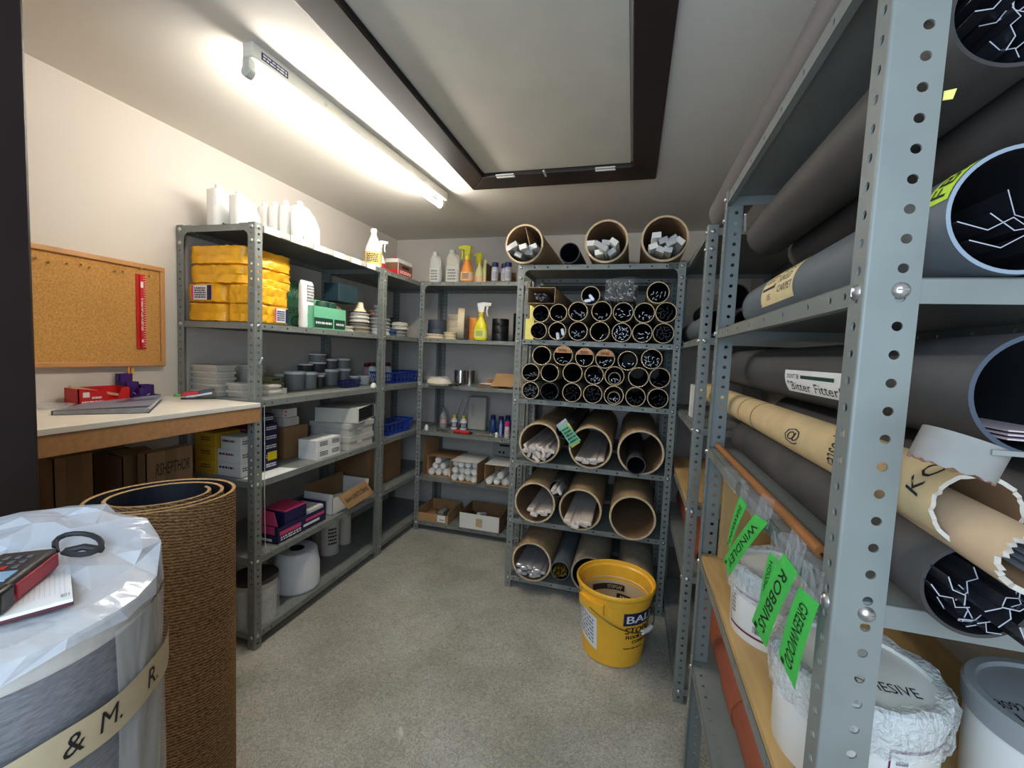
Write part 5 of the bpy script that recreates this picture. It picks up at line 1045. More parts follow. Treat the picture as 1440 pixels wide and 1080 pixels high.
X,y,Z,r,ri=B4[1]; fill(X,y,Z,ri,9,'wrap',WRAPT,.8,'plastic wrapped white trim in the middle big tube of the fourth shelf','wrapped trims, fourth shelf middle tube',32,.14,'wrapped_edging',out=(0,.04),size=.021,spin=False)
X,y,Z,r,ri=B4[2]; k=thing('inner_tube','narrow black tube jutting from the right big tube on fourth shelf','tube',(X-.01,y-.05,Z-ri)); r2=.048; part('tube_wall',MB().hollow((X-.02,y-.06,Z-ri+r2+.004),(X-.02,y+.7,Z-ri+r2+.004),r2,r2-.005,36),BK,k)
X,y,Z,r,ri=B5[0]; fill(X+.03,y,Z,ri*.8,5,'wrap',WRAPT,.8,'flat white trim in the left big tube of the fifth shelf','wrapped trims, fifth shelf left tube',33,.2,'wrapped_edging',out=(0,.05),size=.021,spin=False)
X,y,Z,r,ri=B5[1]; fill(X,y,Z,ri*.9,7,'wrap',WRAPT,.8,'flat white trim in the middle big tube of the fifth shelf','wrapped trims, fifth shelf middle tube',34,.22,'wrapped_edging',out=(.01,.09),size=.022,spin=False)
X,y,Z,r,ri=B6[0]; fill(X,y,Z,ri,12,'wrap',SILVERP,.8,'silver wrapped trim in the left big tube of the bottom shelf','wrapped trims, bottom shelf left tube',35,.35,'wrapped_edging',out=(-.02,.04),size=.021,spin=False)
def between(a,b,r):  # rest on two big tubes
    d=b[0]-a[0]; A=a[3]+r+.001; Bq=b[3]+r+.001; dz=b[2]-a[2]; D=math.hypot(d,dz); q=(A*A-Bq*Bq+D*D)/(2*D); hh=math.sqrt(max(0,A*A-q*q)); ux,uz=d/D,dz/D
    return a[0]+ux*q-uz*hh, a[2]+uz*q+ux*hh
for (a,b,px,pr,l,sh) in ((B4[0],B4[1],500,60,'narrow black tube lodged above left and middle big tubes, fourth shelf',0),(B5[0],B5[1],455,58,'narrow black tube lodged above left and middle big tubes, fifth shelf',1)):
    r=pr/4.8*2.37/607*.97; x,z=between(a,b,r); y,ri,t=ptube(x,z,r,2.29+.0*sh,l,.9,.004,BK)
    fill(x,y,z,ri,5,'wrap' if sh else 'flat',(BLKTRIM,WRAPT)[sh],.5,('dark trim','wrapped white trim')[sh]+' in the narrow black tube of the %s shelf'%('fourth','fifth')[sh],'trims in narrow black tube, %s shelf'%('fourth','fifth')[sh],41+sh,.5,out=(0,.05),size=.014 if not sh else .02)
x,_,z=atY(690+455/4.697,720+310/4.697,2.30); r=.042; y,ri,t=ptube(x,SF['bottom']+r+.0008+(.0),r,2.27,'narrow blue-grey tube with gold trims on the bottom shelf',.9,.004,[BLUET,BLUET,DARKI]) if False else ptube((B6[0][0]+B6[0][3]+B6[1][0]-B6[1][3])/2,between(B6[0],B6[1],.052)[1],.052,2.27,'narrow blue-grey tube with gold trims on the bottom shelf',.9,.004,[BLUET,BLUET,DARKI])
xx=(B6[0][0]+B6[0][3]+B6[1][0]-B6[1][3])/2; fill(xx,y,between(B6[0],B6[1],.052)[1],ri,12,'zbar',GOLDT,.5,'gold trim poking from the blue-grey tube on the bottom shelf','gold trims, bottom shelf',44,.75,'gold_edging',out=(0,.04),size=.015)
# tags hanging from the dark tube of the fourth shelf
C=[Vector(atY(*p,2.255)) for p in ((786,602),(797,596),(817,619),(803,628))]; C2=[Vector(atY(*p,2.262)) for p in ((795,600),(800,595),(816,622),(804,630))]
t=thing('paper_tag','pale green tag with dark writing hanging from the narrow black tube','tag',tuple(C[3])); part('tag_paper',MB().prism(C,(0,.001,0)),MINT,t); f=lambda u,v:C[0]+(C[1]-C[0])*(1-v)*1+((C[3]-C[0])*(1-(1-v))*0)+(C[3]-C[0])*0 
g=lambda u,v:(C[0]*(1-u)+C[3]*u)*(1-v)+(C[1]*(1-u)+C[2]*u)*v+Vector((0,-.0008,0)); part('lettering',dashes(lambda u,v:g(v,u),.12,.1,.9,.92,5,0,None,5),DKGREEN,t)
solo('paper_tag','yellow tag behind the pale green tag on the narrow black tube','tag',MB().prism(C2,(0,.001,0)),YELP)
solo('tag_wire','clear film strip holding the tags to the narrow black tube','film',MB().prism([Vector(atY(*p,2.268)) for p in ((782,598),(795,588),(800,596),(787,606))],(0,.001,0)),film('tag_film',.4))
# top of the rack
T1=big(4.8,700,290,180,228,135,'top','big cardboard tube at left on top of the tube rack, split by a card',Y=2.31); T2=big(4.8,700,290,733,215,156,'top','big cardboard tube in middle on top of the tube rack',Y=2.31); T3=big(4.8,700,290,1128,205,172,'top','big cardboard tube at right end on top of the tube rack',Y=2.31)
X,y,Z,r,ri=T1; solo('divider_card','brown card standing inside the left tube on top of the rack','card',MB().prism([(X+.0,y+.01,Z+ri*.95),(X+.003,y+.01,Z+ri*.95),(X+.05,y+.01,Z-ri*.8),(X+.047,y+.01,Z-ri*.8)],(0,.6,0)),CARDT)
X,_,Z=atY(700+490/4.8,290+305/4.8,2.31); r=68/4.8*2.37/607*.97; y,ri,t=ptube(X-.004,SF['top']+r+.0008,r,2.31,'narrow black tube between left and middle tubes on top of rack',.9,.004,BK)
def sticks(T,n,seed,where,lev):
    X,y,Z,r,ri=T; rg=random.Random(seed); pts=[]; tr=0
    while len(pts)<n and tr<3000:
        tr+=1; a=rg.uniform(-1,1)*(ri-.024); q=rg.uniform(-1,lev)*(ri-.024)
        if a*a+q*q<(ri-.024)**2 and all((a-p[0])**2+(q-p[1])**2>(.036 if tr<2000 else .028)**2 for p in pts): pts.append((a,q))
    for i,(a,q) in enumerate(pts):
        o=inst('bar_end',smesh('cube',.5,(mat('silver_bar',(186,184,182),.35,metal=.3),WHITE)[i%3==0]),(X+a,y-rg.uniform(.03,.14),Z+q),None,rot=(rg.uniform(-.012,.0),rg.uniform(-.7,.7),rg.uniform(-.015,.015))); tag(o,'boxed silver-white bar jutting from the %s big tube on top of the rack'%where,'bar','bars in the %s top tube'%where)
sticks(T1,6,5,'left',-.35); sticks(T2,10,6,'middle',-.25); sticks(T3,8,8,'right-hand',-.2)
# loose bits seen beside the rack
solo('white_board','narrow white board standing on edge beyond the tube rack post','board',MB().prism([(.262,2.04,1.1015),(.274,2.04,1.1015),(.262,2.05,1.26),(.250,2.05,1.26)],(.0,.06,0)) if False else MB().box((.262,2.05,1.1015),(.276,2.12,1.245)),WCARD)
# ------------------------------------------------------------------ right hand units : long tubes, pails, tags
def ltube(x,z,r,ya,yb,label,ks,w=.004,rag=0.0,name='long_tube'):
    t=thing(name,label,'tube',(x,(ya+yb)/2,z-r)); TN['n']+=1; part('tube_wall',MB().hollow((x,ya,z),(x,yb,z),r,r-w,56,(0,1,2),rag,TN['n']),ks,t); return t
zz=1.4492
tA=ltube(.360,zz+.0632,.063,.55,1.40,'blue-grey tube with lime label lying on the shelf above eye level post bolt',[BLUET,mat('blue_edge',(136,148,160),.5),DARKI])
ltube(.4527,1.668,.050,.575,1.40,'slim dark brown-grey tube wedged above the lime labelled tube',[mat('brown_grey_tube',(86,80,76),.6,noise=.3,scale=16,stretch=(1,.2,1)),CARDG,DARKI])
ltube(.512,zz+.0842,.084,.62,1.40,'thick black tube at the back of the upper tube shelf',BK,.006)
ltube(.348,1.714,.0584,.565,1.38,'dusty black tube just under the top shelf, full of perforated trims',[mat('dusty_dark',(74,70,68),.6,noise=.35,scale=10,stretch=(1,.2,1)),BLACKT,DARKI])
ltube(.30,1.8412+.0602,.060,.45,1.78,'grey tube lying on the very top of the doorway shelving unit',[mat('mauve_grey',(104,98,98),.6,noise=.15,scale=10,stretch=(1,.2,1)),CARDG,DARKI])
zb3=1.0912
ltube(.385,1.332,.0615,.535,2.05,'wide dark tube carrying the Bitter Fitter paper label',[mat('dusty_grey',(70,70,72),.6,noise=.25,scale=9,stretch=(1,.2,1)),mat('blue_black',(64,74,88),.5),DARKI],.0045)
E_=ltube(.326,1.218,.037,.51,2.05,'cream cardboard tube with black lettering and torn end marked KC',[CREAMT,mat('torn_edge',(188,178,164),.9,noise=.1,scale=120),CARDI],.004,.0025)
ltube(.337,zb3+.0465,.046,.515,1.38,'dusty black tube on lower tube shelf spilling zigzag black trims',[FUZZ,BLACKT,DARKI],.0035)
ltube(.455,1.205,.060,.53,1.40,'wide black tube behind the cream tube on the lower tube shelf',BK,.005)
ltube(.52,1.305,.055,.60,1.40,'black tube at the back above the others on the lower tube shelf',BK,.005); ltube(.59,zb3+.0605,.06,.60,1.40,'black tube farthest back on the lower tube shelf',BK,.005)
# collar ring and torn inner tube
t=thing('cut_ring','short cut ring of grey card tube perched on the cream tube','ring',(.275,.47,1.25)); C=Vector(atY(1346,638,.455)); ax=Vector((.34,.03,1)).normalized(); b=MB(); b.hollow(C-ax*.0145,C+ax*.0145,.0285,.0262,40,(0,1,2),.0015,5); part('ring_wall',b,[mat('pale_grey_card',(132,128,122),.85,noise=.10,scale=40),mat('pink_edge',(196,130,128),.8),CARDI],t)
b=MB(); c2=C+Vector((.012,-.0290,.008)); b.box((c2.x-.008,c2.y-.0012,c2.z-.002),(c2.x+.012,c2.y+.0005,c2.z+.002)); part('staple_mark',b,GREYP,t)
t=thing('torn_tube','tan tube with ragged torn end pushed into the cream tube','tube',(.32,.45,1.18)); a=Vector((.334,.455,1.192)); e2=Vector((.325,.75,1.213)); part('tube_wall',MB().hollow(a,e2,.0265,.0215,48,(0,1,2),.004,17),[mat('tan_tube',(196,166,132),.85,noise=.08,scale=26),mat('torn_edge',(188,178,164),.9),CARDI],t)
d_=(e2-a).normalized(); rg=random.Random(5)
for i in range(4):
    o=a+Vector((rg.uniform(-.008,.010),-.004-.004*i,-.012+.006*i)); solo('silver_edging','thin silver strip inside the torn tan tube, %s'%ORD[i],'edging',MB().prism([o,o+Vector((.014,0,.004)),o+Vector((.014,0,.0055)),o+Vector((0,0,.0015))],d_*.25),ALU,'silver strips in the torn tan tube')
# zigzag edging profiles with pale cut ends
def zig(scale,seed,perf=False):
    rg=random.Random(seed); pts=[(0,0),(.014,.002),(.020,.012),(.030,.010),(.034,.022)][:rg.choice((4,5,5))]; pts=[(x*scale,z*scale) for x,z in pts]; th=.0011
    up=[]; lo=[]
    for i,(x,z) in enumerate(pts):
        x0,z0=pts[max(0,i-1)]; x1,z1=pts[min(len(pts)-1,i+1)]; L=math.hypot(x1-x0,z1-z0); nx,nz=-(z1-z0)/L*th/2,(x1-x0)/L*th/2
        up.append((x+nx,0,z+nz)); lo.append((x-nx,0,z-nz))
    return up+lo[::-1]
_EZ={}
EDGEW=mat('cut_edge',(176,178,186),.35,metal=.2); PERF=mat('perforated_dark',(44,44,50),.3,metal=.3)
def edging(o,rot,scale,seed,L,label,group,perf=False):
    k=(seed,scale,L,perf)
    if k not in _EZ:
        P=zig(scale,seed); b=MB(); n=len(P); vs=[Vector(p) for p in P]; 
        nn=n//2
        fs=[]; ks=[]
        for j in range(nn-1): fs.append((j,n-1-j,n-2-j,j+1)); ks.append(1)
        V=vs+[v+Vector((0,L,0)) for v in vs]
        for j in range(n): fs.append((j,(j+1)%n,n+(j+1)%n,n+j)); ks.append(0)
        b.add(V,fs,ks)
        if perf:
            m=Vector((vs[1]+vs[2])/2)
            for q in range(10):
                for (i0,i1) in ((0,1),(2,3)):
                    c=(vs[i0]+vs[i1])/2; u=(vs[i1]-vs[i0]).normalized(); w=u.cross(Vector((0,1,0))); 
                    p=c+Vector((0,.02+.02*q,0))-w*.0006; b.add([p-u*.0025*scale,p+Vector((0,.007,0))-u*.0025*scale,p+Vector((0,.007,0))+u*.0025*scale,p+u*.0025*scale],[(0,1,2,3)],1)
        _EZ[k]=b.mesh('edging_profile',[PERF if perf else BLKTRIM,EDGEW])
    o_=inst('black_edging',_EZ[k],o,None,rot=rot); tag(o_,label,'edging',group)
def spray(cx,y,cz,ri,n,seed,label,group,scale=.8,out=(0,.05),lev=.3,perf=False,L=.6,tilt=0):
    rg=random.Random(seed); pts=[]; tr=0; m=.016*scale
    while len(pts)<n and tr<3000:
        tr+=1; a=rg.uniform(-1,1)*(ri-m); q=rg.uniform(-1,lev)*(ri-m)
        if a*a+q*q<(ri-m)**2 and all((a-p[0])**2+(q-p[1])**2>(.013*scale if tr<2000 else .009*scale)**2 for p in pts): pts.append((a,q))
    for i,(a,q) in enumerate(pts):
        r=rg.uniform(-1.5,1.5); c,s_=math.cos(r),math.sin(r); ox,oz=-.017*scale,-.011*scale
        edging((cx+a+c*ox+s_*oz,y-rg.uniform(*out),cz+q-s_*ox+c*oz),(tilt,r,0),scale,seed*10+i%4,L,label,group,perf)
spray(.360,.55,zz+.0632,.058,6,21,'black zigzag trim inside the lime labelled blue-grey tube','trims in the lime labelled tube',1.9,(-.03,.01),.0)
spray(.348,.565,1.714,.053,15,22,'perforated dark trim inside the tube just under the top shelf','perforated trims in the top tube',1.0,(-.01,.03),.5,True)
spray(.337,.515,zb3+.0465,.0425,18,23,'black zigzag trim fanning out of the dusty black tube','trims spilling from the dusty black tube',.9,(-.01,.05),.45,True)
for i in range(3): solo('pale_edging','pale pinkish flat strip lying inside the wide Bitter Fitter tube, %s'%ORD[i],'edging',MB().prism([(.352+.004*i,.525+.006*i,1.2875+.0035*i),(.415+.003*i,.525+.006*i,1.2868+.0035*i),(.415+.003*i,.525+.006*i,1.2883+.0035*i),(.352+.004*i,.525+.006*i,1.289+.0035*i)],(0,.6,0)),mat('pinkish_strip',(196,180,184),.4),'strips in the wide dark tube')
# labels wrapped on tubes
def wrap(x,z,r,ya,yb,a0,a1):   # u along y (away from the door), v round the tube from angle a0 to a1 (0 = +X, pi = -X)
    return lambda u,v,e=.0006:(x+(r+e)*math.cos(a0+(a1-a0)*v),ya+(yb-ya)*u,z+(r+e)*math.sin(a0+(a1-a0)*v))
def wrapuv(x,z,r,ya,yb,a0,a1,e):
    f=wrap(x,z,r,ya,yb,a0,a1); return lambda u,v:f(u,v,e)
def patch(name,label,cat,x,z,r,ya,yb,a0,a1,m,texts=(),extra=None,group=None):
    f=wrapuv(x,z,r,ya,yb,a0,a1,.0006); b=MB(); b.surf(lambda u,v:f(v,u),12,2,0); b.fix=False
    p=Vector(f(.5,.5)); t0=thing(name,label,cat,p,group); t=part('label_paper',b,m,t0); g=wrapuv(x,z,r,ya,yb,a0,a1,.0011)
    for s_,u0,v0,u1,v1,mm,up in texts:
        h=(lambda u,v:g(1-u,1-v)) if up=='d' else ((lambda u,v:g(u,1-v)) if up=='x' else (lambda u,v:g(v,1-u)) if up=='r' else (lambda u,v:g(v,u)))
        part('lettering',text_on(s_,h,u0,v0,u1,v1,shear=.1),mm,t)
    if extra: extra(g,t)
    return t
pi=math.pi
# reading from the aisle (-X side): left = far (+y), so text runs towards the door
def aisle(texts): return [(s_,u0,v0,u1,v1,m,'d') for s_,u0,v0,u1,v1,m in texts]
LBL=mat('old_cream_label',(226,208,160),.7,noise=.08,scale=30)
Ya=atX(1072,425,.30)[1]; Yb=atX(1117,400,.30)[1]
def _fx(g,t):
    b=quad_on(lambda u,v:g(1-u,1-v),.04,.34,.46,.40); quad_on(lambda u,v:g(1-u,1-v),.42,.40,.46,.62,0,b); part('printed_line',b,INK,t)
    part('printed_mark',dashes(lambda u,v:g(1-u,1-v),.08,.48,.36,.8,3,0,None,5),mat('pale_brown_ink',(170,140,100),.7),t)
patch('tube_label','old cream label reading PROPERLY FIXED CARPET on the blue-grey tube','label',.360,zz+.0632,.063,min(Ya,Yb),max(Ya,Yb),pi*.60,pi*1.12,LBL,
  aisle([('PROPERLY',.50,.62,.95,.76,INK),('FIXED',.52,.42,.88,.56,INK),('CARPET',.56,.20,.97,.34,INK),('IS',.22,.12,.34,.24,mat('old_red_ink',(150,60,50),.7))]),_fx)
solo('blue_grey_collar','collar mark',None,MB(),BLUET) if False else None
patch('lime_label','lime green sticker handwritten FBM at the near end of blue-grey tube','label',.360,zz+.0632,.063,.552,.592,pi*.60,pi*.93,LIME,[('FBM',.08,.2,.92,.8,INK,'r')])
D_A=atX(1104,540,.325)[1]; D_B=atX(1184,555,.325)[1]
def _fd(g,t):
    b=quad_on(lambda u,v:g(1-u,1-v),.34,.66,.90,.80); part('green_bar',b,DKGREEN,t)
patch('paper_label',"white paper label reading DON'T BE Bitter Fitter on the wide dark tube",'label',.385,1.332,.0615,min(D_A,D_B),max(D_A,D_B),pi*.955,pi*1.20,PAPER,
  aisle([("DON'T BE",.06,.64,.31,.84,INK),('"Bitter Fitter!',.05,.12,.97,.52,INK)]),_fd)
for i,(s_,a,b,u,w) in enumerate((('KC',.530,.552,.80,1.0),('@',.86,.93,.84,1.10),('poster',.70,.76,.72,1.14))):
    g=wrapuv(.326,1.218,.037,a,b,pi*(.60 if i==0 else u),pi*(.97 if i==0 else w),.0006)
    tt=part('lettering',text_on(s_,(lambda u,v:g(v,1-u)) if i==0 else (lambda u,v:g(1-u,1-v)) if i==1 else (lambda u,v:g(1-v,u)),0,0,1,1,shear=.2),INK,E_)
for i,y in enumerate((1.18,1.31)): 
    part('ring_mark',MB().lathe([(.0374,0),(.0374,.004)],(0,0,0),40,T=Matrix.Identity(3)) if False else MB().hollow((.326,y,1.218),(.326,y+.004,1.218),.0374,.0371,40,(0,0,0)),INK,E_)
# brown stick
t=thing('broom_handle','brown wooden stick lying along the front edge of lower tube shelf','stick',(.262,.95,zb3)); part('shaft',MB().rod((.262,.66,zb3+.0088),(.262,1.40,zb3+.0088),.0085,n=18),STICK,t); part('end_hook',MB().rod((.262,.645,zb3+.006),(.262,.661,zb3+.006),.0025,n=8),BLACK,t)
# clear film and green name tags hanging on the shelf lip
def hang(pxs,x,label,txt,small=None):
    C=[Vector(atX(px/3.6+1000,py/3.6+680,x)) for px,py in pxs]  # top far, top near, bottom near, bottom far
    t=thing('name_tag',label,'tag',tuple((C[2]+C[3])/2),'green name tags on the shelf lip'); f=lambda u,v:(C[0]*(1-u)+C[3]*u)*(v)+(C[1]*(1-u)+C[2]*u)*(1-v)   # u down the tag, v from near to far edge
    n=Vector((-1,0,0)); b=MB(); b.surf(lambda u,v:f(u,v)+n*(.004*math.sin(u*2.4+.4)),10,2); tp_=part('tag_paper',b,GREEN,t)
    h=lambda u,v:f(u,1-v)+n*(.004*math.sin(u*2.4+.4)+.0008)
    m_=text_on(txt,lambda a,b_:h(a,b_),.12,.30,.90,.74,shear=.15); part('lettering',m_,INK,tp_)
    part('small_mark',dashes(h,.92,.1,.98,.4,1,0,None,4),INK,tp_)
    top=(C[0]+C[1])/2; L=MB().surf(lambda u,v:(C[0]*(1-v)+C[1]*v)+Vector((.004,0,.0))*u*0+Vector((0,0,.05*u-.012))+Vector((max(0,.232-x)*u,0,0))+n*.0012,4,2); part('clear_tape',L,MATS.get('tape_film') or film('tape_film',.3,(200,206,212),.12,30,1.0),t)
hang([(150,62),(186,112),(98,335),(84,305)],.2335,'green tag handwritten HAWKINS, first from the far post','HAWKINS')
hang([(226,155),(294,198),(96,470),(66,388)],.2250,'green tag handwritten WINDLEY, second from the far post','WINDLEY')
hang([(302,345),(345,384),(300,575),(246,640)],.2335,'green tag handwritten HOLLIDAY, partly behind the ROBBINS tag','HOLLIDAY')
hang([(372,352),(446,452),(282,835),(210,696)],.2250,'green tag handwritten ROBBINS, in front of HOLLIDAY tag','ROBBINS')
hang([(452,522),(556,612),(430,1045),(346,872)],.2300,'green tag handwritten GREENWOOD, nearest the doorway post','GREENWOOD')
TF=MATS['tape_film']
for i,(a,b) in enumerate(((1.02,1.16),(.80,.97),(.62,.74))):
    b_=MB(); b_.surf(lambda u,v:(.2345+.034*max(0,u-.45)/.55*1.0-.0015,a+(b-a)*v,1.0925-.028*max(0,(.45-u)/.45)+.0006*math.sin(9*v)),8,8); solo('clear_sheet','clear film folded over the lower tube shelf lip, %s'%('far piece','middle piece','piece nearest the post')[i],'film',b_,TF)
# pails on the lowest wooden shelf
zw=.7422
t=thing('shelf_board','plywood board lying on the pail shelf of doorway unit','board',(.47,1.0,zw)); part('board_face',MB().box((.240,.60,zw+.0005),(.69,1.42,zw+.014)),PLY,t)
zw+=.0145
def pail(cx,cy,r,h,label,frame=None,txt=None,wrapm=True,lidm=None):
    t=thing('adhesive_pail',label,'pail',(cx,cy,zw),'white adhesive pails')
    part('pail_body',MB().lathe([(r*.93,zw),(r*.95,zw+.003),(r*.985,zw+h*.8)],(cx,cy,0),48),WHITE,t)
    lid=MB().lathe([(r*.985,zw+h*.8),(r*1.02,zw+h*.81),(r*1.03,zw+h*.97),(r*1.0,zw+h),(r*.90,zw+h),(r*.88,zw+h*.965),(.001,zw+h*.965)],(cx,cy,0),48); ld=part('lid',lid,lidm or WHITE,t,ang=30)
    if wrapm:
        rg=random.Random(int(cx*100)); n=60; vs=[]; prof=[(1.045,.62),(1.06,.72),(1.07,.84),(1.065,.98),(1.0,1.05),(.86,1.03)]; b=MB()
        b.surf(lambda u,v:None or (cx+r*(prof[min(5,int(u*5+.001))][0]+.018*math.sin(v*2*pi*17+u*9)+.012*math.sin(v*2*pi*41))*math.cos(v*2*pi),cy+r*(prof[min(5,int(u*5+.001))][0]+.018*math.sin(v*2*pi*17+u*9)+.012*math.sin(v*2*pi*41))*math.sin(v*2*pi),zw+h*prof[min(5,int(u*5+.001))][1]+.003*math.sin(v*2*pi*9)),5,120); part('bubble_wrap',b,MATS.get('bubble') or film('bubble',.45,(232,236,236),.2,90,1.0),t)
    if frame:
        a0,a1=frame; f=lambda a,z,e=.0006:(cx+(r*(.95+.035*(z-.003/h)/.8)+e)*math.cos(a),cy+(r*(.95+.035*z/.8)+e)*math.sin(a),zw+h*z)
        b=MB(); b.fix=False; w=.022
        for (u0,v0,u1,v1) in ((a0,.12,a1,.15),(a0,.66,a1,.69),(a0,.12,a0+w,.69),(a1-w,.12,a1,.69)): b.surf(lambda u,v:f(u0+(u1-u0)*u,v0+(v1-v0)*v),14,1)
        part('label_frame',b,mat('maroon',(110,30,60),.5),t)
        b=MB(); b.fix=False; rg=random.Random(2); a=a1-.34
        while a<a1-.10: ww=rg.choice((.006,.010,.014)); b.surf(lambda u,v:f(a+ww*u,.2+.1*v,.001),1,1); a+=ww+rg.choice((.008,.012))
        part('bar_code',b,INK,t)
        b=dashes(lambda u,v:f(a0+.08+.14*u,.3+.3*v,.001),0,0,1,1,5,0,None,3); part('print',b,mat('grey_ink',(130,126,130),.7),t)
    if txt:
        for s_,x0,y0,x1,y1 in txt: part('lettering',text_on(s_,lambda u,v:(cx+x0+(x1-x0)*u,cy+y0+(y1-y0)*v,zw+h*.965+.0006),0,0,1,1),INK,ld)
    return t
pail(.343,1.045,.098,.150,'white pail with maroon framed label and barcode under the green tags',(pi*1.02,pi*1.36))
pail(.352,.745,.104,.150,'white pail with crinkled wrap standing behind the near post',(pi*1.50,pi*1.86),[('ADHESIVE',-.03,-.05,.06,-.03)])
pail(.585,.70,.110,.165,'white pail with dark grey lid print at the right of the near post',None,[('80924766',-.095,-.01,-.03,.006),('1080',-.085,-.035,-.045,-.016),('EXT',-.05,-.075,-.01,-.055)],False,mat('grey_lid',(150,152,154),.5))
solo('ply_offcut','plywood offcut standing upright at the far end of pail shelf','board',MB().box((.285,1.395,zw),(.62,1.410,zw+.27)),PLY)
# terracotta pipes
def tpipe(x,z,y0,y1,label,sock=None):
    t=thing('drain_pipe',label,'pipe',(x,(y0+y1)/2,z-.055)); part('pipe_wall',MB().hollow((x,y0,z),(x,y1,z),.053,.049,48,(0,0,0)),TERRA,t)
    if sock: part('socket',MB().hollow((x,sock,z),(x,sock+.12,z),.0575,.0535,48,(0,0,0)),TERRA,t)
tpipe(.352,.397+.0585,.50,1.70,'terracotta plastic drain pipe under the pail shelf of doorway unit',1.16)
tpipe(.34,.5205+.0535,1.80,2.60,'terracotta drain pipe on the low shelf of the far right unit')
solo('shelf_board','plywood board on the third shelf of the far right unit','board',MB().box((.240,1.79,.7875),(.69,2.62,.802)),PLY)
ltube(.302,zz+.0505,.050,1.80,2.62,'dark grey tube on the upper shelf of the far right unit',[BLUET,BLUET,DARKI]); ltube(.415,zz+.0555,.055,1.85,2.60,'black tube behind the dark grey one on the far right unit',BK); ltube(.36,1.60,.05,1.82,2.62,'black tube stacked on two others on the far right unit',BK)
solo('pale_lath','thin pale strip poking out above the tubes at the top far corner','strip',MB().prism([(.262,1.30,1.745),(.268,1.30,1.745),(.268,1.30,1.748),(.262,1.30,1.748)],(.02,.085,-.02)),LGREY)
solo('yellow_tag','small yellow tag hanging under the perforated trims tube','tag',MB().prism([atY(1328,128,.575),atY(1346,124,.575),atY(1340,139,.575),atY(1326,141,.575)],(0,.001,0)),PALEY)
# ------------------------------------------------------------------ bucket
bk=thing('yellow_bucket','large yellow plastic bucket with wire handle on the floor by tubes','bucket',(-.013,1.995,0)); bc=(-.013,1.995,0)
def brad(z): return .137+.030*z/.33
part('bucket_body',MB().lathe([(.128,.0005),(.136,.004),(brad(.10),.10),(brad(.285),.285),(brad(.286)+.004,.288),(brad(.31)+.004,.312),(.1765,.318),(.179,.326),(.1785,.336),(.175,.340),(.170,.338),(.168,.325),(.160,.318),(.158,.300),(.133,.012),(.001,.010)],bc,72),YELB,bk,ang=40)
ln_=part('liner',MB().lathe([(.152,.262),(.1555,.266),(.154,.25),(.145,.20),(.130,.03),(.001,.02)],bc,60,caps=False),mat('tan_liner',(206,184,150),.35,noise=.06,scale=12),bk)
def inn(a,z,r): return (bc[0]+r*math.cos(a),bc[1]+r*math.sin(a),z)
b=MB(); b.fix=False
b.surf(lambda u,v:inn(2.42-1.15*u,.205+.028*v,.1445-.004*(1-v)),14,1); b.surf(lambda u,v:inn(1.52-.95*u,.165+.026*v,.138-.004*(1-v)),14,1); part('liner_band',b,BLACK,ln_)
part('liner_lettering',text_on('STOPGAP',lambda u,v:inn(1.85-.5*u,.211+.016*v,.1432-.003*(1-v)),0,0,1,1),mat('tan_ink',(206,184,150),.5),ln_); part('liner_lettering',dashes(lambda u,v:inn(1.40-.7*u,.170+.016*v,.1365-.003*(1-v)),0,0,1,1,1,0,None,3),mat('tan_ink',(206,184,150),.5),ln_)
def out(a,z,e): r=brad(z)+e; return (bc[0]+r*math.cos(a),bc[1]+r*math.sin(a),z)
D2=math.radians
bp_=part('brand_panel',(lambda m:(setattr(m,'fix',False),m.surf(lambda u,v:out(D2(-74+72*u),.205+.058*v,.0008),20,1))[1])(MB()),NAVY,bk)
part('lettering',text_on('BALL',lambda u,v:out(D2(-69+58*u),.217+.034*v,.0016),0,0,1,1,bold=3),PAPER,bp_)
for s_,a0,a1,z0,z1 in (('STOPGAP',-70,2,.166,.196),('FLOOR LEVELLING',-68,0,.142,.158),('COMPOUND',-56,-8,.118,.134)):
    part('lettering',text_on(s_,lambda u,v:out(D2(a0+(a1-a0)*u),z0+(z1-z0)*v,.0012),0,0,1,1,bold=3),INK,bk)
part('print',dashes(lambda u,v:out(D2(-70+40*u),.092+.008*v,.0012),0,0,1,1,1,0,None,4),INK,bk)
m_=MB(); m_.fix=False; m_.surf(lambda u,v:out(D2(-178+62*u),.11+.15*v-.05*u,.001),16,4); dashes(lambda u,v:out(D2(-172+50*u),.125+.12*v-.045*u,.0018),0,0,1,1,7,1,m_,8,fill=.5); part('info_sticker',m_,[PAPER,mat('blue_grey_ink',(120,124,150),.6)],bk)
m_=MB(); m_.surf(lambda u,v:out(D2(-148+44*u),.246+.046*v,.020),10,1); m_.surf(lambda u,v:out(D2(-148+44*u),.292,.020*(1-v)),10,1); m_.surf(lambda u,v:out(D2(-148+44*u),.246-.008*v,.020*(1-v)),10,1); m_.surf(lambda u,v:out(D2(-148),.246+.046*v,.020*u),1,1); m_.surf(lambda u,v:out(D2(-104),.246+.046*v,.020*u),1,1); part('handle_lug',m_,YELB,bk)
m_=MB(); m_.surf(lambda u,v:out(D2(32+44*u),.246+.046*v,.020),10,1); m_.surf(lambda u,v:out(D2(32+44*u),.292,.020*(1-v)),10,1); m_.surf(lambda u,v:out(D2(32+44*u),.246-.008*v,.020*(1-v)),10,1); part('handle_lug',m_,YELB,bk)
A0=Vector(out(D2(-124),.262,.022)); pts=[A0]
for k in range(1,16):
    q=k/16; a=-124+178*q; z=.268-.088*math.sin(q*pi); pts.append(Vector(out(D2(a),z,.022+.002*math.sin(q*pi))))
part('wire_bail',MB().pipe(pts,.0028,8),mat('tan_wire',(150,126,70),.35,metal=.7),bk)
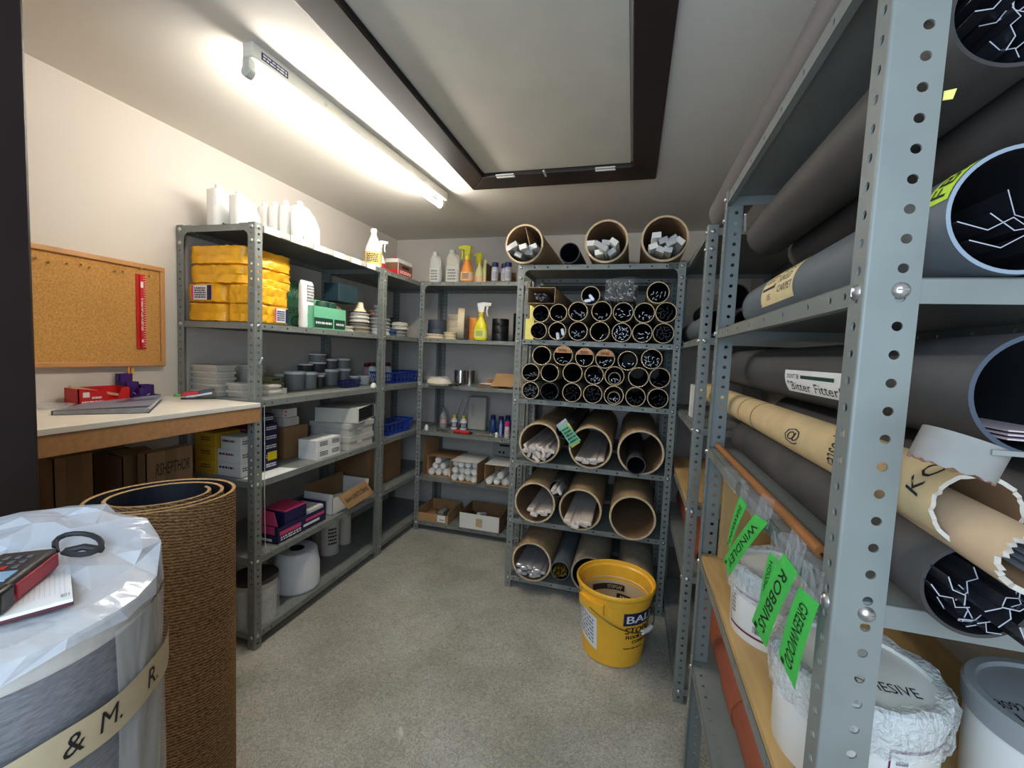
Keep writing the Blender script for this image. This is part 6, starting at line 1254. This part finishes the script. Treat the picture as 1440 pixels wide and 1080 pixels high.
part('bail_grip',MB().pipe(pts[7:10],.010,14),WHITE,bk)
# ------------------------------------------------------------------ carpet rolls in the foreground
cm=bpy.data.materials.new('ribbed_brown_carpet'); cm.use_nodes=True; nt=cm.node_tree; b_=nt.nodes['Principled BSDF']; b_.inputs['Roughness'].default_value=.95; b_.inputs['Specular IOR Level'].default_value=.1
tc=nt.nodes.new('ShaderNodeTexCoord'); uvn=nt.nodes.new('ShaderNodeUVMap'); mp=nt.nodes.new('ShaderNodeMapping'); mp.inputs['Scale'].default_value=(1,1,1)
wv=nt.nodes.new('ShaderNodeTexWave'); wv.wave_type='BANDS'; wv.bands_direction='Y'; wv.inputs['Scale'].default_value=46; wv.inputs['Distortion'].default_value=4.5; wv.inputs['Detail'].default_value=3; wv.inputs['Detail Scale'].default_value=3
nz=nt.nodes.new('ShaderNodeTexNoise'); nz.inputs['Scale'].default_value=110; nz.inputs['Detail'].default_value=3
rp=nt.nodes.new('ShaderNodeValToRGB'); rp.color_ramp.elements[0].color=s2l((84,60,40))+(1,); rp.color_ramp.elements[1].color=s2l((176,136,94))+(1,); rp.color_ramp.elements[0].position=.25; rp.color_ramp.elements[1].position=.8
mxn=nt.nodes.new('ShaderNodeMath'); mxn.operation='MULTIPLY_ADD'; mxn.inputs[1].default_value=.45
nt.links.new(uvn.outputs['UV'],mp.inputs['Vector']); nt.links.new(mp.outputs['Vector'],wv.inputs['Vector']); nt.links.new(mp.outputs['Vector'],nz.inputs['Vector'])
nt.links.new(wv.outputs['Fac'],mxn.inputs[0]); ms=nt.nodes.new('ShaderNodeMath'); ms.operation='MULTIPLY'; ms.inputs[1].default_value=.62; nt.links.new(nz.outputs['Fac'],ms.inputs[0]); nt.links.new(ms.outputs['Value'],mxn.inputs[2]); nt.links.new(mxn.outputs['Value'],rp.inputs['Fac']); nt.links.new(rp.outputs['Color'],b_.inputs['Base Color'])
bp=nt.nodes.new('ShaderNodeBump'); bp.inputs['Strength'].default_value=.8; bp.inputs['Distance'].default_value=.004; nt.links.new(mxn.outputs['Value'],bp.inputs['Height']); nt.links.new(bp.outputs['Normal'],b_.inputs['Normal'])
def with_uv(o,fn):
    me=o.data; uv=me.uv_layers.new(name='UVMap'); wo=ORG[o.name]
    for lp in me.loops: uv.data[lp.index].uv=fn(me.vertices[lp.vertex_index].co+wo)
    return o
RC=(-1.04,.735); RZ=.985
def spiral(a):   # a from 0 (outside end) to 1 (inside end)
    th=math.radians(-95)+a*2*pi*2.467
    r=.1475-.014*min(1,a/.38)-(.030*max(0,min(1,(a-.40)/.30)))-.014*max(0,(a-.70)/.30)
    return Vector((RC[0]+r*math.cos(th),RC[1]+r*math.sin(th),0)),Vector((math.cos(th),math.sin(th),0))
N=190; T_=.0075; up=Vector((0,0,1)); t=thing('carpet_roll','brown ribbed carpet roll standing on end beside the desk','carpet roll',(RC[0],RC[1],0))
o_,i_,e_=MB(),MB(),MB()
P=[spiral(k/N) for k in range(N+1)]
def zt_(k): return RZ+.006*math.sin(k/N*2*pi*2.467+.6)
for k in range(N):
    (p,n),(q,m)=P[k],P[k+1]; h0,h1=zt_(k),zt_(k+1)
    o_.add([p+n*T_*.5,q+m*T_*.5,q+m*T_*.5+up*h1,p+n*T_*.5+up*h0],[(0,1,2,3)]); i_.add([p-n*T_*.5,q-m*T_*.5,q-m*T_*.5+up*h1,p-n*T_*.5+up*h0],[(3,2,1,0)])
    e_.add([p+n*T_*.5+up*h0,q+m*T_*.5+up*h1,q+m*T_*.2+up*(h1+.002),p+n*T_*.2+up*(h0+.002),p-n*T_*.5+up*h0,q-m*T_*.5+up*h1],[(0,1,2,3),(3,2,5,4)])
p,n=P[N]; e_.add([p+n*T_*.5,p-n*T_*.5,p-n*T_*.5+up*zt_(N),p+n*T_*.5+up*zt_(N)],[(0,1,2,3)])
o_.fix=False
ob=part('carpet_pile',o_,cm,t); with_uv(ob,lambda v:(math.atan2(v.y-RC[1],v.x-RC[0])*.15,v.z+.03*math.atan2(v.y-RC[1],v.x-RC[0])))
part('backing',i_,mat('navy_backing',(26,28,38),.6,noise=.2,scale=60,stretch=(1,1,.1)),t); part('cut_edge',e_,mat('coir_edge',(186,146,98),.9,noise=.25,scale=160,bump=.4,bscale=160),t)
# grey roll in film
GC=(-.687,.284); GR=.155; GZ=1.045
t=thing('wrapped_carpet_roll','grey carpet roll wrapped in clear film with taped lettering, nearest the door','carpet roll',(GC[0],GC[1],0))
gm=mat('grey_heather_carpet',(118,114,115),.95,noise=.34,scale=26,bump=.3,bscale=60,stretch=(3,3,14),spec=.1)
part('carpet_body',MB().lathe([(GR-.006,0),(GR,.006),(GR,GZ-.008),(GR-.006,GZ),(.03,GZ-.002)],(GC[0],GC[1],0),72),gm,t)
part('top_edge',MB().lathe([(GR+.0012,GZ-.030),(GR+.0025,GZ-.026),(GR+.0025,GZ-.004),(GR-.004,GZ+.001),(GR-.012,GZ+.001)],(GC[0],GC[1],0),72),mat('beige_edge',(206,198,188),.9,noise=.1,scale=80),t)
def gcyl(a,z,r): return (GC[0]+r*math.cos(a),GC[1]+r*math.sin(a),z)
rgn=random.Random(12); ph=[(rgn.uniform(0,6.28),rgn.randint(3,15)) for _ in range(7)]
def wr(a,z): return sum(math.sin(a*k+p+z*7*((k%3)-1)) for p,k in ph)/7
fs_=film('wrap_side',.06,(236,240,246),.2,16,.6,(1,1,.25)); ft_=film('wrap_top',.50,(226,231,240),.12,16,.5); fo_=film('wrap_fold',.42,(226,224,220),.25,14,.9,(1,1,.2))
b=MB(); b.surf(lambda u,v:gcyl(2*pi*u,GZ*v,.160+.004*wr(2*pi*u,v)),96,20); part('film_side',b,fs_,t,ang=80)
rgz=random.Random(31); NA,NR=26,8; jit=[[(rgz.uniform(-.35,.35),rgz.uniform(-.3,.3),rgz.uniform(-.0065,.0065)) for _ in range(NR+1)] for _ in range(NA)]
def tp_(i,j):
    ja,jr,jz=jit[i%NA][j]; rim=j>=NR-1
    a=2*pi*(i+(ja if j>1 else 0))/NA; rr=(j+(jr if 0<j<NR-1 else 0))/(NR-1); rr=min(rr,1.0)
    R_=.1635*rr+(.002 if j==NR else 0); dx,dy=R_*math.cos(a),R_*math.sin(a); back=max(0,(dy*.8-dx*.6+.012)/.175)
    z=GZ+.011+.092*min(1.15,back)*(1-.42*rr)+(jz*(1.0 if back>.1 else .35) if j>0 else 0)
    if j==NR-1: z-=.006+abs(jz)*.6
    if j==NR: z=GZ-.004-abs(jz)*2.2
    return Vector((GC[0]+dx,GC[1]+dy,z))
b=MB(); V=[tp_(i,j) for i in range(NA) for j in range(NR+1)]; F=[]
for i in range(NA):
    for j in range(NR):
        p0,p1,p2,p3=i*(NR+1)+j,((i+1)%NA)*(NR+1)+j,((i+1)%NA)*(NR+1)+j+1,i*(NR+1)+j+1
        F+=[(p0,p3,p2),(p0,p2,p1)] if (i+j)%2 else [(p0,p3,p1),(p1,p3,p2)]
b.add(V,F); part('film_top',b,ft_,t,ang=14)
b=MB(); b.surf(lambda u,v:gcyl(D2(13.5+80*u),GZ*.2+(GZ*.8-.018)*v,.1645+.0035*wr(2.2*u,v*3)),44,24); part('film_fold',b,fo_,t,ang=80)
# handwritten tape
tz0,tz1=.915,.957
b=MB(); b.surf(lambda u,v:gcyl(D2(-150+215*u),tz0+(tz1-tz0)*v+.0015*math.sin(u*40)+.014*max(0,u-.62),.1695),80,1); pt_=part('paper_tape',b,mat('beige_paper_tape',(186,166,132),.75,noise=.08,scale=30),t)
for s_,a0,a1 in (('R.',-20,-11.5),('&',-5,1),('M.',5.5,13.5),('R.',26,33)):
    part('lettering',text_on(s_,lambda u,v:gcyl(D2(a0+(a1-a0)*u),tz0+.012+(tz1-tz0-.020)*v+.014*max(0,(a0+150)/215-.62),.1702),0,0,1,1,shear=.15),INK,pt_)
# note pad and laser measure on top
PZ=GZ+.013
q=[Vector(atZ(x,y,PZ)) for x,y in ((104,851),(97,779))]; e1=(q[1]-q[0]); e2=Vector(atZ(0,880,PZ))-q[0]; e2*=1.15
t=thing('note_pad','white ruled note pad with dark red back lying on the film wrapped roll','note pad',tuple(q[0]+e2*.5))
part('pad_back',MB().prism([q[0],q[1],q[1]+e2,q[0]+e2],(0,0,.004)),mat('maroon_board',(84,32,44),.6),t,bev=.001); part('paper_stack',MB().prism([q[0]+up*.0045+e2*.01,q[1]+up*.0045+e2*.01,q[1]+e2+up*.0045,q[0]+e2+up*.0045],(0,0,.0035)),PAPER,t)
f=lambda u,v:q[0]+e1*v+e2*u+up*.0084
b=MB()
for i in range(14): quad_on(f,.10+.065*i,.12,.103+.065*i,.98,0,b)
part('ruled_lines',b,mat('pale_blue_ink',(150,170,200),.6),t); part('lettering',text_on('05/21 V',lambda u,v:f(.16-.12*u,.06+.05*v),0,0,1,1,shear=.2),INK,t)
TZ=PZ+.009
a0=Vector(atZ(22,848,TZ)); a1=Vector(atZ(84,797,TZ)); ex=(a1-a0).normalized(); L=(a1-a0).length; a0=a0-ex*.02; L+=.02; ey=Vector((-ex.y,ex.x,0)); 
if ey.dot(Vector((-1,0,0)))<0: ey=-ey
W2,H2=.052,.025
t=thing('laser_measure','red and black handheld laser measure with wrist strap on the note pad','laser measure',tuple(a0+ex*(L/2)))
def lb(u0,u1,v0,v1,z0,z1): 
    o=a0+ex*u0+ey*v0+up*z0; return MB().prism([o,o+ex*(u1-u0),o+ex*(u1-u0)+ey*(v1-v0),o+ey*(v1-v0)],(0,0,z1-z0))
part('case_base',lb(0,L,0,W2,0,H2*.45),mat('red_rubber',(168,40,52),.5),t,bev=.004); part('case_top',lb(.0,L,.001,W2-.001,H2*.45+.0003,H2),mat('charcoal',(52,48,50),.45),t,bev=.004)
part('side_band',lb(.022,L-.004,-.0012,.003,.003,H2*.78),mat('red_rubber2',(176,48,60),.5),t,bev=.001); part('end_cap',lb(-.008,.018,-.002,W2+.001,0,H2*.98),BLACK,t,bev=.004)
part('screen',lb(.02,L*.42,.008,W2-.008,H2,H2+.0012),mat('pale_screen',(150,180,205),.2),t)
for i in range(3):
    for j in range(3): part('button',lb(L*.50+.013*i,L*.50+.007+.013*i,.013+.010*j,.018+.010*j,H2,H2+.0012),mat('grey_button',(96,94,96),.5) if (i,j)!=(0,1) else RED,t,bev=.0008)
def onfilm(px,py,lift):
    z=PZ
    for _ in range(40):
        p=atZ(px,py,z); dx,dy=p[0]-GC[0],p[1]-GC[1]; bk_=max(0,(dy*.8-dx*.6+.012)/.175); rr=min(1,math.hypot(dx,dy)/.1635)
        z=z*.5+.5*(GZ+.011+.092*min(1.15,bk_)*(1-.42*rr)+lift)
    return Vector(atZ(px,py,z))
s0=a0+ex*(L+.002)+ey*.02+up*(H2*.6)
lp=[s0]+[onfilm(110+33*math.cos(a),765-15*math.sin(a),.012) for a in [pi+.6-i*.40 for i in range(16)]]+[onfilm(94,774,.012)]
part('wrist_strap',MB().pipe(lp,.0032,8),BLACKR,t); part('strap_tail',MB().pipe([onfilm(92,775,.011),onfilm(118,769,.011),onfilm(144,773,.010)],.0042,8),BLACKR,t)
# ------------------------------------------------------------------ camera, daylight from the doorway, exposure
cam=bpy.data.cameras.new('camera'); co=bpy.data.objects.new('camera',cam); COL.objects.link(co)
cam.sensor_fit='HORIZONTAL'; cam.sensor_width=36; cam.lens=36*FPX/1440; cam.clip_start=.02
r_=Vector((RM[0][0],RM[1][0],RM[2][0])); f_=Vector((RM[0][1],RM[1][1],RM[2][1])); u_=Vector((RM[0][2],RM[1][2],RM[2][2]))
co.matrix_world=Matrix(((r_.x,u_.x,-f_.x,EYE[0]),(r_.y,u_.y,-f_.y,EYE[1]),(r_.z,u_.z,-f_.z,EYE[2]),(0,0,0,1)))
SC.camera=co
w=bpy.data.worlds.new('daylight'); SC.world=w; w.use_nodes=True
bg=w.node_tree.nodes['Background']; bg.inputs['Color'].default_value=(1,.97,.93,1); bg.inputs['Strength'].default_value=WORLD_S
al=bpy.data.lights.new('doorway_daylight','AREA'); al.shape='RECTANGLE'; al.size=.9; al.size_y=1.1; al.energy=DOOR_E; al.color=(.56,.77,1.0)
ao=bpy.data.objects.new('doorway_daylight',al); COL.objects.link(ao); ao.location=(-.1,-.50,1.5); ao.rotation_euler=(math.radians(90),0,0)
vs=SC.view_settings; vs.view_transform='Standard'; vs.look='None'; vs.gamma=1.0; vs.exposure=EXPO; vs.use_curve_mapping=False
SC.cycles.max_bounces=6; SC.cycles.diffuse_bounces=4; SC.cycles.transparent_max_bounces=12
SC.cycles.use_denoising=True
